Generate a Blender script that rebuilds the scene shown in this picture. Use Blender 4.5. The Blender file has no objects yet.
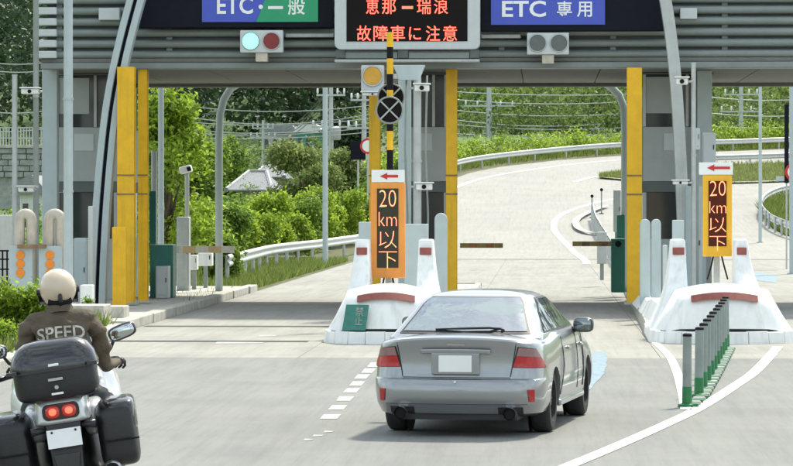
import bpy, bmesh, math, random
import numpy as np
from mathutils import Vector, Matrix
from mathutils.bvhtree import BVHTree

SC = bpy.context.scene
COL = SC.collection
R = math.radians
PI = math.pi

# ------------------------------------------------------------------ camera
F, CX, HY, IW, IH = 3300.0, 396.5, 204.0, 793.0, 466.0     # focal length and horizon in photo pixels
CAMH = 2.2
PSI = math.atan(146.5 / F)                                  # the road axis (+Y) vanishes right of the picture centre
cam = bpy.data.cameras.new('camera')
cam.sensor_width = 36.0
cam.lens = 36.0 * F / IW
cam.shift_y = -(IH / 2 - HY) / IW
cam.clip_end = 4000
camo = bpy.data.objects.new('camera', cam)
COL.objects.link(camo)
camo.location = (0, 0, CAMH)
camo.rotation_euler = (R(90), 0, PSI)
SC.camera = camo

# ------------------------------------------------------------------ light
SUN_EL, SUN_AZ = R(52), R(24)                                # ahead of the camera, a little to the right
w = bpy.data.worlds.new('World')
SC.world = w
w.use_nodes = True
nt = w.node_tree
nt.nodes.clear()
sky = nt.nodes.new('ShaderNodeTexSky')
sky.sky_type = 'NISHITA'
sky.sun_disc = False
sky.sun_elevation = SUN_EL
sky.sun_rotation = SUN_AZ
sky.air_density = 1.0
sky.dust_density = 1.6
sky.ozone_density = 0.6
bg = nt.nodes.new('ShaderNodeBackground')
bg.inputs['Strength'].default_value = 0.15
wo = nt.nodes.new('ShaderNodeOutputWorld')
# broken white cloud all over the sky
tc = nt.nodes.new('ShaderNodeTexCoord')
mpg = nt.nodes.new('ShaderNodeMapping')
mpg.inputs['Scale'].default_value = (1.0, 1.0, 2.6)
nt.links.new(tc.outputs['Generated'], mpg.inputs['Vector'])
cl = nt.nodes.new('ShaderNodeTexNoise')
cl.inputs['Scale'].default_value = 5.5
cl.inputs['Detail'].default_value = 8
cl.inputs['Roughness'].default_value = .6
nt.links.new(mpg.outputs[0], cl.inputs['Vector'])
cr = nt.nodes.new('ShaderNodeMapRange')
cr.inputs['From Min'].default_value = .43
cr.inputs['From Max'].default_value = .58
cr.inputs['To Max'].default_value = .85
nt.links.new(cl.outputs['Fac'], cr.inputs['Value'])
cm = nt.nodes.new('ShaderNodeMix')
cm.data_type = 'RGBA'
cm.inputs[7].default_value = (8.4, 8.8, 8.4, 1)
nt.links.new(cr.outputs[0], cm.inputs[0])
nt.links.new(sky.outputs[0], cm.inputs[6])
nt.links.new(cm.outputs[2], bg.inputs[0])
nt.links.new(bg.outputs[0], wo.inputs[0])
sl = bpy.data.lights.new('sun', 'SUN')
sl.energy = 3.3
sl.angle = R(5)
sl.color = (1.0, 0.95, 0.81)
so = bpy.data.objects.new('sun', sl)
COL.objects.link(so)
sd = Vector((math.sin(SUN_AZ) * math.cos(SUN_EL), math.cos(SUN_AZ) * math.cos(SUN_EL), math.sin(SUN_EL)))
so.rotation_euler = sd.to_track_quat('Z', 'Y').to_euler()
so.location = sd * 300

SC.view_settings.view_transform = 'Standard'
SC.view_settings.look = 'None'
SC.view_settings.gamma = 1.0
SC.view_settings.use_curve_mapping = False
SC.view_settings.exposure = 0.58
SC.render.engine = 'CYCLES'
SC.cycles.max_bounces = 6
SC.cycles.diffuse_bounces = 3
SC.cycles.glossy_bounces = 3
SC.cycles.transmission_bounces = 4
SC.cycles.transparent_max_bounces = 6
SC.cycles.use_denoising = True

# ------------------------------------------------------------------ photo pixels to directions
_a = (-math.sin(PSI), math.cos(PSI))
_r = (math.cos(PSI), math.sin(PSI))


def at(px, py, Y):
    "the point on the pixel's line of sight at distance Y down the road"
    k = (px - CX) / F
    d = Y / (_a[1] + _r[1] * k)
    return Vector((d * (_a[0] + _r[0] * k), Y, CAMH + d * (HY - py) / F))


def XA(px, Y):
    return at(px, 0, Y).x


def ZA(py, Y, px=400):
    return at(px, py, Y).z


def on_plane(px, py, z=0.0):
    k = (px - CX) / F
    d = (CAMH - z) * F / (py - HY)
    return Vector((d * (_a[0] + _r[0] * k), d * (_a[1] + _r[1] * k), z))


# ------------------------------------------------------------------ terrain height
def sstep(a, b, x):
    t = min(1.0, max(0.0, (x - a) / (b - a)))
    return t * t * (3 - 2 * t)


_ry = [-60, 130, 140, 150, 160, 170, 200, 250, 270, 330, 480, 720, 900]
_rz = [0, 0, .12, .45, .95, 1.62, 3.7, 7.2, 7.9, 11.5, 23, 62, 95]
_ly = [-60, 92, 112, 140, 215, 300, 380, 520, 720, 900]
_lz = [0, 0, -.7, -1.3, -1.2, 3.2, 8.6, 25, 80, 130]


def T(X, Y):
    a = float(np.interp(Y, _ry, _rz))
    b = float(np.interp(Y, _ly, _lz))
    t = 1.0 - sstep(-26.0, -11.5, X)
    return a * (1 - t) + b * t


def on_ground(px, py, lo=40.0, hi=420.0):
    "where the pixel's line of sight first meets the terrain"
    n = 1500
    for i in range(n):
        Y = lo + (hi - lo) * i / n
        p = at(px, py, Y)
        if p.z <= T(p.x, Y):
            p.z = T(p.x, Y)
            return p
    p = at(px, py, hi)
    p.z = T(p.x, p.y)
    return p


# ------------------------------------------------------------------ materials
def _mat(name):
    m = bpy.data.materials.new(name)
    m.use_nodes = True
    n = m.node_tree
    n.nodes.clear()
    o = n.nodes.new('ShaderNodeOutputMaterial')
    return m, n, o


def mat(name, col, rough=0.5, metal=0.0, var=0.12, scale=4.0, bump=0.0, bscale=60.0, streak=0.0, stain=None, emit=0.0, coat=0.0, spec=0.5):
    m, n, o = _mat(name)
    p = n.nodes.new('ShaderNodeBsdfPrincipled')
    n.links.new(p.outputs[0], o.inputs[0])
    p.inputs['Roughness'].default_value = rough
    p.inputs['Metallic'].default_value = metal
    p.inputs['Specular IOR Level'].default_value = spec
    if coat:
        p.inputs['Coat Weight'].default_value = coat
        p.inputs['Coat Roughness'].default_value = 0.05
    c4 = (*col, 1)
    g = n.nodes.new('ShaderNodeNewGeometry')
    base = None
    if var > 0:
        t = n.nodes.new('ShaderNodeTexNoise')
        t.inputs['Scale'].default_value = scale
        t.inputs['Detail'].default_value = 6
        t.inputs['Roughness'].default_value = 0.65
        n.links.new(g.outputs['Position'], t.inputs['Vector'])
        mr = n.nodes.new('ShaderNodeMapRange')
        mr.inputs['From Min'].default_value = 0.3
        mr.inputs['From Max'].default_value = 0.7
        mr.inputs['To Min'].default_value = 1 - var
        mr.inputs['To Max'].default_value = 1 + var
        n.links.new(t.outputs['Fac'], mr.inputs['Value'])
        mx = n.nodes.new('ShaderNodeMix')
        mx.data_type = 'RGBA'
        mx.blend_type = 'MULTIPLY'
        mx.inputs[0].default_value = 1
        mx.inputs[6].default_value = c4
        n.links.new(mr.outputs[0], mx.inputs[7])
        base = mx.outputs[2]
    if streak > 0:
        mp = n.nodes.new('ShaderNodeMapping')
        mp.inputs['Scale'].default_value = (9, 9, 0.7)
        n.links.new(g.outputs['Position'], mp.inputs['Vector'])
        t2 = n.nodes.new('ShaderNodeTexNoise')
        t2.inputs['Scale'].default_value = 1.0
        t2.inputs['Detail'].default_value = 5
        n.links.new(mp.outputs[0], t2.inputs['Vector'])
        m2 = n.nodes.new('ShaderNodeMapRange')
        m2.inputs['From Min'].default_value = 0.5
        m2.inputs['From Max'].default_value = 0.78
        m2.inputs['To Min'].default_value = 0
        m2.inputs['To Max'].default_value = streak
        n.links.new(t2.outputs['Fac'], m2.inputs['Value'])
        mx2 = n.nodes.new('ShaderNodeMix')
        mx2.data_type = 'RGBA'
        n.links.new(m2.outputs[0], mx2.inputs[0])
        if base:
            n.links.new(base, mx2.inputs[6])
        else:
            mx2.inputs[6].default_value = c4
        mx2.inputs[7].default_value = (*(stain or (0.12, 0.1, 0.07)), 1)
        base = mx2.outputs[2]
    if base:
        n.links.new(base, p.inputs['Base Color'])
    else:
        p.inputs['Base Color'].default_value = c4
    if emit:
        p.inputs['Emission Color'].default_value = c4
        p.inputs['Emission Strength'].default_value = emit
    if bump > 0:
        t3 = n.nodes.new('ShaderNodeTexNoise')
        t3.inputs['Scale'].default_value = bscale
        t3.inputs['Detail'].default_value = 4
        n.links.new(g.outputs['Position'], t3.inputs['Vector'])
        b = n.nodes.new('ShaderNodeBump')
        b.inputs['Strength'].default_value = bump
        b.inputs['Distance'].default_value = 0.02
        n.links.new(t3.outputs['Fac'], b.inputs['Height'])
        n.links.new(b.outputs[0], p.inputs['Normal'])
    return m


def leaf_mat(name, c0, c1, trans=0.35, scale=0.5):
    m, n, o = _mat(name)
    g = n.nodes.new('ShaderNodeNewGeometry')
    t = n.nodes.new('ShaderNodeTexNoise')
    t.inputs['Scale'].default_value = scale
    t.inputs['Detail'].default_value = 3
    n.links.new(g.outputs['Position'], t.inputs['Vector'])
    ad = n.nodes.new('ShaderNodeMath')
    ad.operation = 'ADD'
    n.links.new(t.outputs['Fac'], ad.inputs[0])
    ml = n.nodes.new('ShaderNodeMath')
    ml.operation = 'MULTIPLY_ADD'
    ml.inputs[1].default_value = 0.8
    ml.inputs[2].default_value = -0.4
    n.links.new(g.outputs['Random Per Island'], ml.inputs[0])
    n.links.new(ml.outputs[0], ad.inputs[1])
    cr = n.nodes.new('ShaderNodeValToRGB')
    cr.color_ramp.elements[0].position = 0.15
    cr.color_ramp.elements[0].color = (*c0, 1)
    cr.color_ramp.elements[1].position = 0.85
    cr.color_ramp.elements[1].color = (*c1, 1)
    n.links.new(ad.outputs[0], cr.inputs[0])
    d = n.nodes.new('ShaderNodeBsdfPrincipled')
    d.inputs['Roughness'].default_value = 0.5
    d.inputs['Specular IOR Level'].default_value = 0.35
    tr = n.nodes.new('ShaderNodeBsdfTranslucent')
    n.links.new(cr.outputs[0], d.inputs['Base Color'])
    n.links.new(cr.outputs[0], tr.inputs[0])
    mx = n.nodes.new('ShaderNodeMixShader')
    mx.inputs[0].default_value = trans
    n.links.new(d.outputs[0], mx.inputs[1])
    n.links.new(tr.outputs[0], mx.inputs[2])
    n.links.new(mx.outputs[0], o.inputs[0])
    return m


def road_mat(name, col, wear, tint, stretch=(1.6, 0.12, 1)):
    "aggregate speckle, long wheel-worn streaks along the lanes and irregular stains"
    m, n, o = _mat(name)
    p = n.nodes.new('ShaderNodeBsdfPrincipled')
    p.inputs['Roughness'].default_value = 0.85
    p.inputs['Specular IOR Level'].default_value = 0.3
    n.links.new(p.outputs[0], o.inputs[0])
    g = n.nodes.new('ShaderNodeNewGeometry')

    def noise(vec, sc, det=5, ro=0.6):
        t = n.nodes.new('ShaderNodeTexNoise')
        t.inputs['Scale'].default_value = sc
        t.inputs['Detail'].default_value = det
        t.inputs['Roughness'].default_value = ro
        n.links.new(vec, t.inputs['Vector'])
        return t.outputs['Fac']

    def rng(v, a, b, lo, hi):
        r = n.nodes.new('ShaderNodeMapRange')
        r.inputs['From Min'].default_value = a
        r.inputs['From Max'].default_value = b
        r.inputs['To Min'].default_value = lo
        r.inputs['To Max'].default_value = hi
        n.links.new(v, r.inputs['Value'])
        return r.outputs[0]

    def mixc(f, a, b):
        x = n.nodes.new('ShaderNodeMix')
        x.data_type = 'RGBA'
        n.links.new(f, x.inputs[0])
        if isinstance(a, tuple):
            x.inputs[6].default_value = (*a, 1)
        else:
            n.links.new(a, x.inputs[6])
        x.inputs[7].default_value = (*b, 1)
        return x.outputs[2]
    mp = n.nodes.new('ShaderNodeMapping')
    mp.inputs['Scale'].default_value = stretch
    n.links.new(g.outputs['Position'], mp.inputs['Vector'])
    c = mixc(rng(noise(mp.outputs[0], 1.0, 6, .65), .38, .72, 0, 1), col, wear)
    c = mixc(rng(noise(g.outputs['Position'], 0.35, 7, .7), .42, .7, 0, .85), c, tint)
    c = mixc(rng(noise(g.outputs['Position'], 90, 2, .5), .45, .75, 0, .35), c, tuple(min(1, x * 1.6) for x in col))
    c = mixc(rng(noise(g.outputs['Position'], 3.0, 5, .7), .62, .75, 0, .35), c, tuple(x * .5 for x in col))
    mq = n.nodes.new('ShaderNodeMapping')
    mq.inputs['Scale'].default_value = (7, .25, 1)
    n.links.new(g.outputs['Position'], mq.inputs['Vector'])
    c = mixc(rng(noise(mq.outputs[0], 1.0, 6, .75), .46, .76, 0, .6), c, tuple(x * .66 for x in col))
    n.links.new(c, p.inputs['Base Color'])
    b = n.nodes.new('ShaderNodeBump')
    b.inputs['Strength'].default_value = 0.25
    b.inputs['Distance'].default_value = 0.01
    n.links.new(noise(g.outputs['Position'], 120, 2, .5), b.inputs['Height'])
    n.links.new(b.outputs[0], p.inputs['Normal'])
    return m


M = {}
M['asphalt'] = road_mat('asphalt', (.215, .22, .205), (.165, .17, .16), (.25, .25, .23))
M['concrete'] = road_mat('concrete_paving', (.32, .315, .28), (.22, .22, .2), (.37, .36, .315))
M['joint'] = mat('joint_filler', (.05, .05, .048), .9)
M['joint_pale'] = mat('slab_joint', (.13, .13, .12), .9)
M['ramp'] = road_mat('pale_paving', (.33, .325, .295), (.28, .275, .255), (.37, .36, .325), (.3, .06, 1))
M['kerb'] = mat('kerb_concrete', (.46, .45, .40), .85, var=.22, scale=3, bump=.3, bscale=25, streak=.35)
M['white_conc'] = mat('white_painted_concrete', (.82, .84, .82), .65, var=.1, scale=2, bump=.12, bscale=9, streak=.4, stain=(.42, .40, .35))
M['paint'] = mat('road_paint', (.68, .68, .65), .7, var=.22, scale=7)
M['paint_mid'] = mat('dash_paint', (.52, .52, .49), .75, var=.25, scale=12)
M['paint_old'] = mat('worn_road_paint', (.38, .38, .355), .8, var=.3, scale=9)
M['paint_blue'] = mat('pale_blue_road_paint', (.22, .30, .35), .85, var=.3, scale=8)
M['soil'] = mat('verge_soil', (.115, .12, .055), .95, var=.35, scale=.7, bump=.6, bscale=4)
M['hill'] = mat('hill_grass', (.075, .13, .035), .95, var=.4, scale=.12, bump=.6, bscale=2)
M['gate_steel'] = mat('green_grey_steel', (.215, .25, .24), .45, .1, var=.1, scale=2, streak=.3, stain=(.2, .22, .2))
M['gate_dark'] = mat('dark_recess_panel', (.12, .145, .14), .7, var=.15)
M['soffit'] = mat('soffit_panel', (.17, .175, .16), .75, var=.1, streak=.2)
M['pole'] = mat('blue_grey_paint', (.45, .53, .54), .45, .0, var=.06, streak=.25, stain=(.3, .33, .32))
M['pole_dark'] = mat('weathered_grey_pole', (.27, .30, .28), .6, var=.12, streak=.3)
M['galv'] = mat('galvanised_steel', (.47, .50, .49), .5, .35, var=.1, streak=.25, stain=(.3, .28, .24))
M['rail_white'] = mat('pale_rail_coating', (.60, .62, .60), .45, .1, var=.08, streak=.25, stain=(.42, .4, .36))
M['yellow'] = mat('safety_yellow', (.84, .48, .008), .5, var=.12, scale=3, streak=.55, stain=(.45, .26, .02))
M['black'] = mat('black_paint', (.012, .012, .014), .7, var=.1, spec=.15)
M['box_dark'] = mat('sign_box_navy', (.010, .012, .020), .8, var=.1, spec=.15)
M['led_face'] = mat('led_face', (.012, .010, .010), .7, var=.1, spec=.12)
M['led_face2'] = mat('led_face_brown', (.09, .022, .012), .7, var=.1, spec=.12)
M['led_face3'] = mat('led_face_grey', (.055, .055, .04), .7, var=.1, spec=.12)
M['led_red'] = mat('lit_red_leds', (1.0, .10, .06), .5, var=0, emit=2.0)
M['led_salmon'] = mat('lit_orange_leds', (1.0, .30, .14), .5, var=0, emit=1.3)
M['board_frame'] = mat('board_frame_grey', (.56, .60, .60), .4, var=.05, streak=.2, stain=(.4, .42, .4))
M['sign_blue'] = mat('sign_blue', (.045, .075, .42), .4, var=.05, emit=.12)
M['sign_green'] = mat('sign_green', (.012, .26, .12), .4, var=.05, emit=.12)
M['sign_white'] = mat('sign_white', (.85, .87, .85), .5, var=.04)
M['orange'] = mat('orange_frame', (.86, .33, .055), .45, var=.05, streak=.15)
M['amber_frame'] = mat('amber_frame', (.86, .46, .02), .45, var=.05, streak=.15)
M['red'] = mat('signal_red', (.55, .03, .025), .5, var=.1)
M['red_dull'] = mat('dull_red_strip', (.27, .075, .06), .55, var=.2, scale=12)
M['lens_red'] = mat('unlit_red_lens', (.22, .012, .015), .25, var=.1)
M['lens_green'] = mat('lit_green_lens', (.18, 1.0, .72), .3, var=0, emit=1.5)
M['lens_off'] = mat('unlit_lens', (.11, .125, .12), .25, var=.2, scale=40)
M['amber'] = mat('amber_lens', (.62, .33, .03), .3, var=.15)
M['orange_refl'] = mat('orange_reflector', (.85, .26, .02), .35, var=.1, scale=30)
M['teal'] = mat('teal_green_paint', (.02, .17, .125), .45, var=.1, streak=.2, stain=(.1, .15, .12))
M['green_plate'] = mat('faded_green_plate', (.04, .21, .17), .6, var=.2, scale=10)
M['green_base'] = mat('bollard_green', (.015, .17, .055), .5, var=.2)
M['bollard'] = mat('bollard_grey', (.24, .28, .26), .5, .1, var=.15)
M['booth_wall'] = mat('booth_panel', (.40, .44, .43), .5, var=.05, streak=.2, stain=(.3, .33, .32))
M['booth_light'] = mat('booth_light_panel', (.55, .60, .60), .5, var=.04)
M['glass_dark'] = mat('dark_glass', (.035, .042, .042), .12, var=.2, scale=2)
M['rust'] = mat('rust_bar', (.26, .17, .09), .8, var=.3, scale=8)
M['duct'] = mat('duct_cream', (.55, .50, .42), .55, var=.2, scale=4, streak=.5, stain=(.35, .24, .14))
M['wire'] = mat('wire', (.42, .44, .43), .5, .3, var=0)
M['wire_dark'] = mat('dark_wire', (.10, .11, .11), .6, var=0)
M['white_plastic'] = mat('white_housing', (.80, .82, .80), .4, var=.04, streak=.15)
M['trunk'] = mat('bark', (.10, .075, .05), .9, var=.3, scale=6, bump=.6, bscale=14)
M['leaf_bright'] = leaf_mat('leaf_bright', (.13, .23, .02), (.46, .60, .07), .58)
M['leaf_mid'] = leaf_mat('leaf_mid', (.075, .15, .022), (.29, .42, .06), .52)
M['leaf_pale'] = leaf_mat('leaf_pale', (.10, .16, .04), (.33, .40, .12), .48)
M['leaf_dark'] = leaf_mat('leaf_dark', (.016, .038, .018), (.06, .105, .038), .25, .15)
M['leaf_hill'] = leaf_mat('leaf_hill', (.06, .115, .03), (.24, .31, .08), .45, .05)
M['grass'] = leaf_mat('grass_blade', (.09, .14, .025), (.27, .33, .075), .35, .8)
M['grass_dry'] = leaf_mat('dry_grass', (.13, .18, .04), (.34, .38, .11), .3, .8)
M['roof_tile'] = mat('grey_roof_tile', (.23, .24, .24), .5, var=.2, scale=4)
M['house_wall'] = mat('house_render', (.50, .48, .43), .8, var=.1, streak=.25)
M['house_white'] = mat('house_white', (.70, .70, .67), .7, var=.06, streak=.2)
M['stone'] = mat('retaining_stone', (.30, .31, .29), .9, var=.3, scale=3, bump=.5, bscale=6)
M['teal_roof'] = mat('teal_sheet_roof', (.06, .30, .26), .5, var=.15)


# ------------------------------------------------------------------ mesh building
class MB:
    def __init__(s, org=(0, 0, 0)):
        s.v, s.f, s.o = [], [], Vector(org)

    def add(s, vs, fs, mx=None):
        b = len(s.v)
        for p in vs:
            p = Vector(p)
            if mx is not None:
                p = mx @ p
            s.v.append(p - s.o)
        s.f.extend([tuple(b + i for i in q) for q in fs])
        return s

    def box(s, a, b, mx=None):
        x0, y0, z0 = a
        x1, y1, z1 = b
        vs = [(x0, y0, z0), (x1, y0, z0), (x1, y1, z0), (x0, y1, z0), (x0, y0, z1), (x1, y0, z1), (x1, y1, z1), (x0, y1, z1)]
        return s.add(vs, [(0, 3, 2, 1), (4, 5, 6, 7), (0, 1, 5, 4), (1, 2, 6, 5), (2, 3, 7, 6), (3, 0, 4, 7)], mx)

    def cbox(s, c, d, mx=None):
        return s.box([c[i] - d[i] / 2 for i in range(3)], [c[i] + d[i] / 2 for i in range(3)], mx)

    def cyl(s, p, q, r0, r1=None, n=12, caps=True):
        return s.tube([p, q], [r0, r0 if r1 is None else r1], n, caps)

    def tube(s, pts, rad, n=10, caps=True, flat=1.0):
        pts = [Vector(p) for p in pts]
        if not hasattr(rad, '__len__'):
            rad = [rad] * len(pts)
        b = len(s.v)
        up = None
        for i, p in enumerate(pts):
            d = (pts[min(i + 1, len(pts) - 1)] - pts[max(i - 1, 0)]).normalized()
            if up is None:
                up = Vector((0, 0, 1)) if abs(d.z) < .9 else Vector((0, 1, 0))
            e1 = d.cross(up)
            if e1.length < 1e-6:
                e1 = d.orthogonal()
            e1.normalize()
            e2 = e1.cross(d).normalized()
            up = e2
            for k in range(n):
                t = 2 * PI * k / n
                s.v.append(p + e1 * (rad[i] * math.cos(t)) + e2 * (rad[i] * math.sin(t) * flat) - s.o)
        for i in range(len(pts) - 1):
            for k in range(n):
                k2 = (k + 1) % n
                s.f.append((b + i * n + k, b + i * n + k2, b + (i + 1) * n + k2, b + (i + 1) * n + k))
        if caps:
            s.f.append(tuple(b + k for k in reversed(range(n))))
            s.f.append(tuple(b + (len(pts) - 1) * n + k for k in range(n)))
        return s

    def sweep(s, prof, path, closed=True, caps=True):
        "prof: list of (side, up) points swept along a path of points (side = right of travel, up = +Z)"
        b = len(s.v)
        n = len(prof)
        path = [Vector(p) for p in path]
        for i, p in enumerate(path):
            d = path[min(i + 1, len(path) - 1)] - path[max(i - 1, 0)]
            d.z = 0
            d.normalize()
            rt = Vector((d.y, -d.x, 0))
            for (u, v) in prof:
                s.v.append(p + rt * u + Vector((0, 0, v)) - s.o)
        m = n if closed else n - 1
        for i in range(len(path) - 1):
            for k in range(m):
                k2 = (k + 1) % n
                s.f.append((b + i * n + k, b + (i + 1) * n + k, b + (i + 1) * n + k2, b + i * n + k2))
        if caps and closed:
            s.f.append(tuple(b + k for k in range(n)))
            s.f.append(tuple(b + (len(path) - 1) * n + k for k in reversed(range(n))))
        return s

    def loft(s, rings, caps=True, closed=True):
        b = len(s.v)
        n = len(rings[0])
        for r in rings:
            for p in r:
                s.v.append(Vector(p) - s.o)
        m = n if closed else n - 1
        for i in range(len(rings) - 1):
            for k in range(m):
                k2 = (k + 1) % n
                s.f.append((b + i * n + k, b + i * n + k2, b + (i + 1) * n + k2, b + (i + 1) * n + k))
        if caps:
            s.f.append(tuple(b + k for k in reversed(range(n))))
            s.f.append(tuple(b + (len(rings) - 1) * n + k for k in range(n)))
        return s

    def prism(s, poly, y0, y1, mx=None):
        "poly in (x, z), extruded along y"
        n = len(poly)
        vs = [(x, y0, z) for x, z in poly] + [(x, y1, z) for x, z in poly]
        fs = [tuple(range(n)), tuple(reversed(range(n, 2 * n)))]
        for k in range(n):
            k2 = (k + 1) % n
            fs.append((k, k + n, k2 + n, k2))
        return s.add(vs, fs, mx)

    def sell(s, c, r, e1=.5, e2=.5, n=20, m=14, mx=None, cut=None):
        "superellipsoid: e1 squareness in profile, e2 in plan"
        def sp(v, e):
            return math.copysign(abs(v) ** e, v)
        vs, fs = [], []
        lo = -PI / 2 if cut is None else cut
        for i in range(m + 1):
            a = lo + (PI / 2 - lo) * i / m
            for k in range(n):
                t = 2 * PI * k / n
                vs.append((c[0] + r[0] * sp(math.cos(a), e1) * sp(math.cos(t), e2), c[1] + r[1] * sp(math.cos(a), e1) * sp(math.sin(t), e2), c[2] + r[2] * sp(math.sin(a), e1)))
        for i in range(m):
            for k in range(n):
                k2 = (k + 1) % n
                fs.append((i * n + k, i * n + k2, (i + 1) * n + k2, (i + 1) * n + k))
        return s.add(vs, fs, mx)

    def disc(s, c, r, y0, y1, n=24, mx=None):
        "a disc facing -Y"
        poly = [(c[0] + r * math.cos(2 * PI * k / n), c[1] + r * math.sin(2 * PI * k / n)) for k in range(n)]
        return s.prism(poly, y0, y1, mx)

    def build(s, name, m, parent=None, bev=0, smooth=False, ang=None, seg=2):
        me = bpy.data.meshes.new(name)
        me.from_pydata([tuple(v) for v in s.v], [], s.f)
        if bev > 0:
            bm = bmesh.new()
            bm.from_mesh(me)
            bmesh.ops.remove_doubles(bm, verts=bm.verts, dist=1e-5)
            bmesh.ops.recalc_face_normals(bm, faces=bm.faces)
            ed = [e for e in bm.edges if len(e.link_faces) == 2 and e.calc_face_angle(0) > .5]
            bmesh.ops.bevel(bm, geom=ed, offset=bev, segments=seg, affect='EDGES', profile=.5, clamp_overlap=True)
            bm.to_mesh(me)
            bm.free()
        else:
            bm = bmesh.new()
            bm.from_mesh(me)
            bmesh.ops.recalc_face_normals(bm, faces=bm.faces)
            bm.to_mesh(me)
            bm.free()
        return link(name, me, m, parent, smooth, ang)


def link(name, me, m, parent=None, smooth=False, ang=None):
    if m is not None and not me.materials:
        me.materials.append(m)
    if smooth or ang:
        me.shade_smooth()
        if ang:
            me.set_sharp_from_angle(angle=R(ang))
    o = bpy.data.objects.new(name, me)
    COL.objects.link(o)
    if parent is not None:
        o.parent = parent
    return o


def tag(o, label, cat=None, group=None, kind=None):
    o['label'] = label
    if cat:
        o['category'] = cat
    if group:
        o['group'] = group
    if kind:
        o['kind'] = kind
    return o


def struct(o, label=None, kind='structure'):
    o['kind'] = kind
    if label:
        o['label'] = label
    return o


def thing(name, label, cat, loc=(0, 0, 0), rotz=0.0, group=None):
    o = bpy.data.objects.new(name, None)
    o.empty_display_size = .2
    COL.objects.link(o)
    o.location = loc
    o.rotation_euler = (0, 0, rotz)
    return tag(o, label, cat, group)


def copy_tree(o, parent=None):
    c = o.copy()
    COL.objects.link(c)
    if parent is not None:
        c.parent = parent
    for ch in o.children:
        copy_tree(ch, c)
    return c


_glyph = {}


def text_mesh(body, bold=0.0):
    k = (body, bold)
    if k not in _glyph:
        c = bpy.data.curves.new('glyphs', 'FONT')
        c.body = body
        c.align_x = 'CENTER'
        c.offset = bold
        c.extrude = 0.0
        c.resolution_u = 3
        o = bpy.data.objects.new('glyphs', c)
        COL.objects.link(o)
        bpy.context.view_layer.update()
        dg = bpy.context.evaluated_depsgraph_get()
        me = bpy.data.meshes.new_from_object(o.evaluated_get(dg))
        vs = np.array([v.co[:2] for v in me.vertices])
        fs = [tuple(p.vertices) for p in me.polygons]
        bpy.data.objects.remove(o)
        bpy.data.curves.remove(c)
        bpy.data.meshes.remove(me)
        _glyph[k] = (vs, fs)
    return _glyph[k]


def lettering(name, body, m, parent, x0, x1, z0, z1, y, org=(0, 0, 0), bold=0.0, keep=False, depth=.004):
    "text fitted to a rectangle in the plane y, facing -Y, as thin raised letters"
    vs, fs = text_mesh(body, bold)
    lo, hi = vs.min(0), vs.max(0)
    b = MB(org)
    n = len(vs)
    P = []
    for dy in (-depth, 0.0):
        for (u, v) in vs:
            P.append((x0 + (u - lo[0]) / (hi[0] - lo[0]) * (x1 - x0), y + dy, z0 + (v - lo[1]) / max(1e-6, hi[1] - lo[1]) * (z1 - z0)))
    ed = {}
    for q in fs:
        for i in range(len(q)):
            e = (q[i], q[(i + 1) % len(q)])
            ed[e] = 1
    FF = [q for q in fs]
    for (i, j) in ed:
        if (j, i) not in ed:
            FF.append((j, i, i + n, j + n))
    me = bpy.data.meshes.new(name)
    o_ = Vector(org)
    me.from_pydata([tuple(Vector(p) - o_) for p in P], [], FF)
    return link(name, me, m, parent)


# ------------------------------------------------------------------ foliage
def leaf_arrays(pts, nrm, size, rng, aspect=.55):
    n = len(pts)
    up = rng.normal(size=(n, 3))
    t = np.cross(nrm, up)
    t /= np.linalg.norm(t, axis=1, keepdims=True) + 1e-9
    b = np.cross(nrm, t)
    L = size * rng.uniform(.6, 1.35, (n, 1))
    Wd = L * aspect * rng.uniform(.7, 1.2, (n, 1))
    fold = nrm * (Wd * .25)
    V = np.stack([pts - t * L * .5, pts + b * Wd * .5 + fold, pts + t * L * .5, pts - b * Wd * .5 + fold], 1).reshape(-1, 3)
    i = np.arange(n)[:, None] * 4
    Fc = np.concatenate([i + [[0, 1, 2]], i + [[0, 2, 3]]], 1).reshape(-1, 3)
    return V, Fc


def fast_mesh(name, V, Fc):
    me = bpy.data.meshes.new(name)
    me.vertices.add(len(V))
    me.vertices.foreach_set('co', np.asarray(V, dtype=np.float32).ravel())
    k = Fc.shape[1]
    me.loops.add(Fc.size)
    me.loops.foreach_set('vertex_index', np.asarray(Fc, dtype=np.int32).ravel())
    me.polygons.add(len(Fc))
    me.polygons.foreach_set('loop_start', np.arange(0, Fc.size, k, dtype=np.int32))
    me.update(calc_edges=True)
    return me


def blob_leaves(blobs, n, size, seed, updir=.5, shell=.55, spray=13):
    "leaves on short outward twigs over the outer volume of several lumpy blobs: clumps, gaps and a ragged edge"
    rng = np.random.default_rng(seed)
    vol = np.array([b[3] * b[4] * b[5] for b in blobs]) ** .75
    nt_ = max(8, n // spray)
    pk = rng.choice(len(blobs), nt_, p=vol / vol.sum())
    B = np.array(blobs)[pk]
    d = rng.normal(size=(nt_, 3))
    d /= np.linalg.norm(d, axis=1, keepdims=True)
    rad = shell + (1 - shell) * rng.random((nt_, 1)) ** .6
    rad *= 1 + .16 * np.sin(d[:, :1] * 7 + B[:, :1] * 3) * np.cos(d[:, 1:2] * 6 + 2 * B[:, 2:3])
    base = B[:, :3] + d * rad * B[:, 3:] * .88
    mr = B[:, 3:].mean(1, keepdims=True)
    tdir = d + rng.normal(size=(nt_, 3)) * .45 + np.array([0, 0, .45])
    tdir /= np.linalg.norm(tdir, axis=1, keepdims=True)
    tl = mr * rng.uniform(.12, .55, (nt_, 1)) ** 1.0
    k = rng.integers(0, nt_, n)
    u = rng.random((n, 1))
    P = base[k] + tdir[k] * u * tl[k] + rng.normal(size=(n, 3)) * (size * .75)
    N = tdir[k] * .25 + rng.normal(size=(n, 3)) * .7 + np.array([0, 0, updir])
    N /= np.linalg.norm(N, axis=1, keepdims=True)
    return leaf_arrays(P, N, size, rng)


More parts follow.
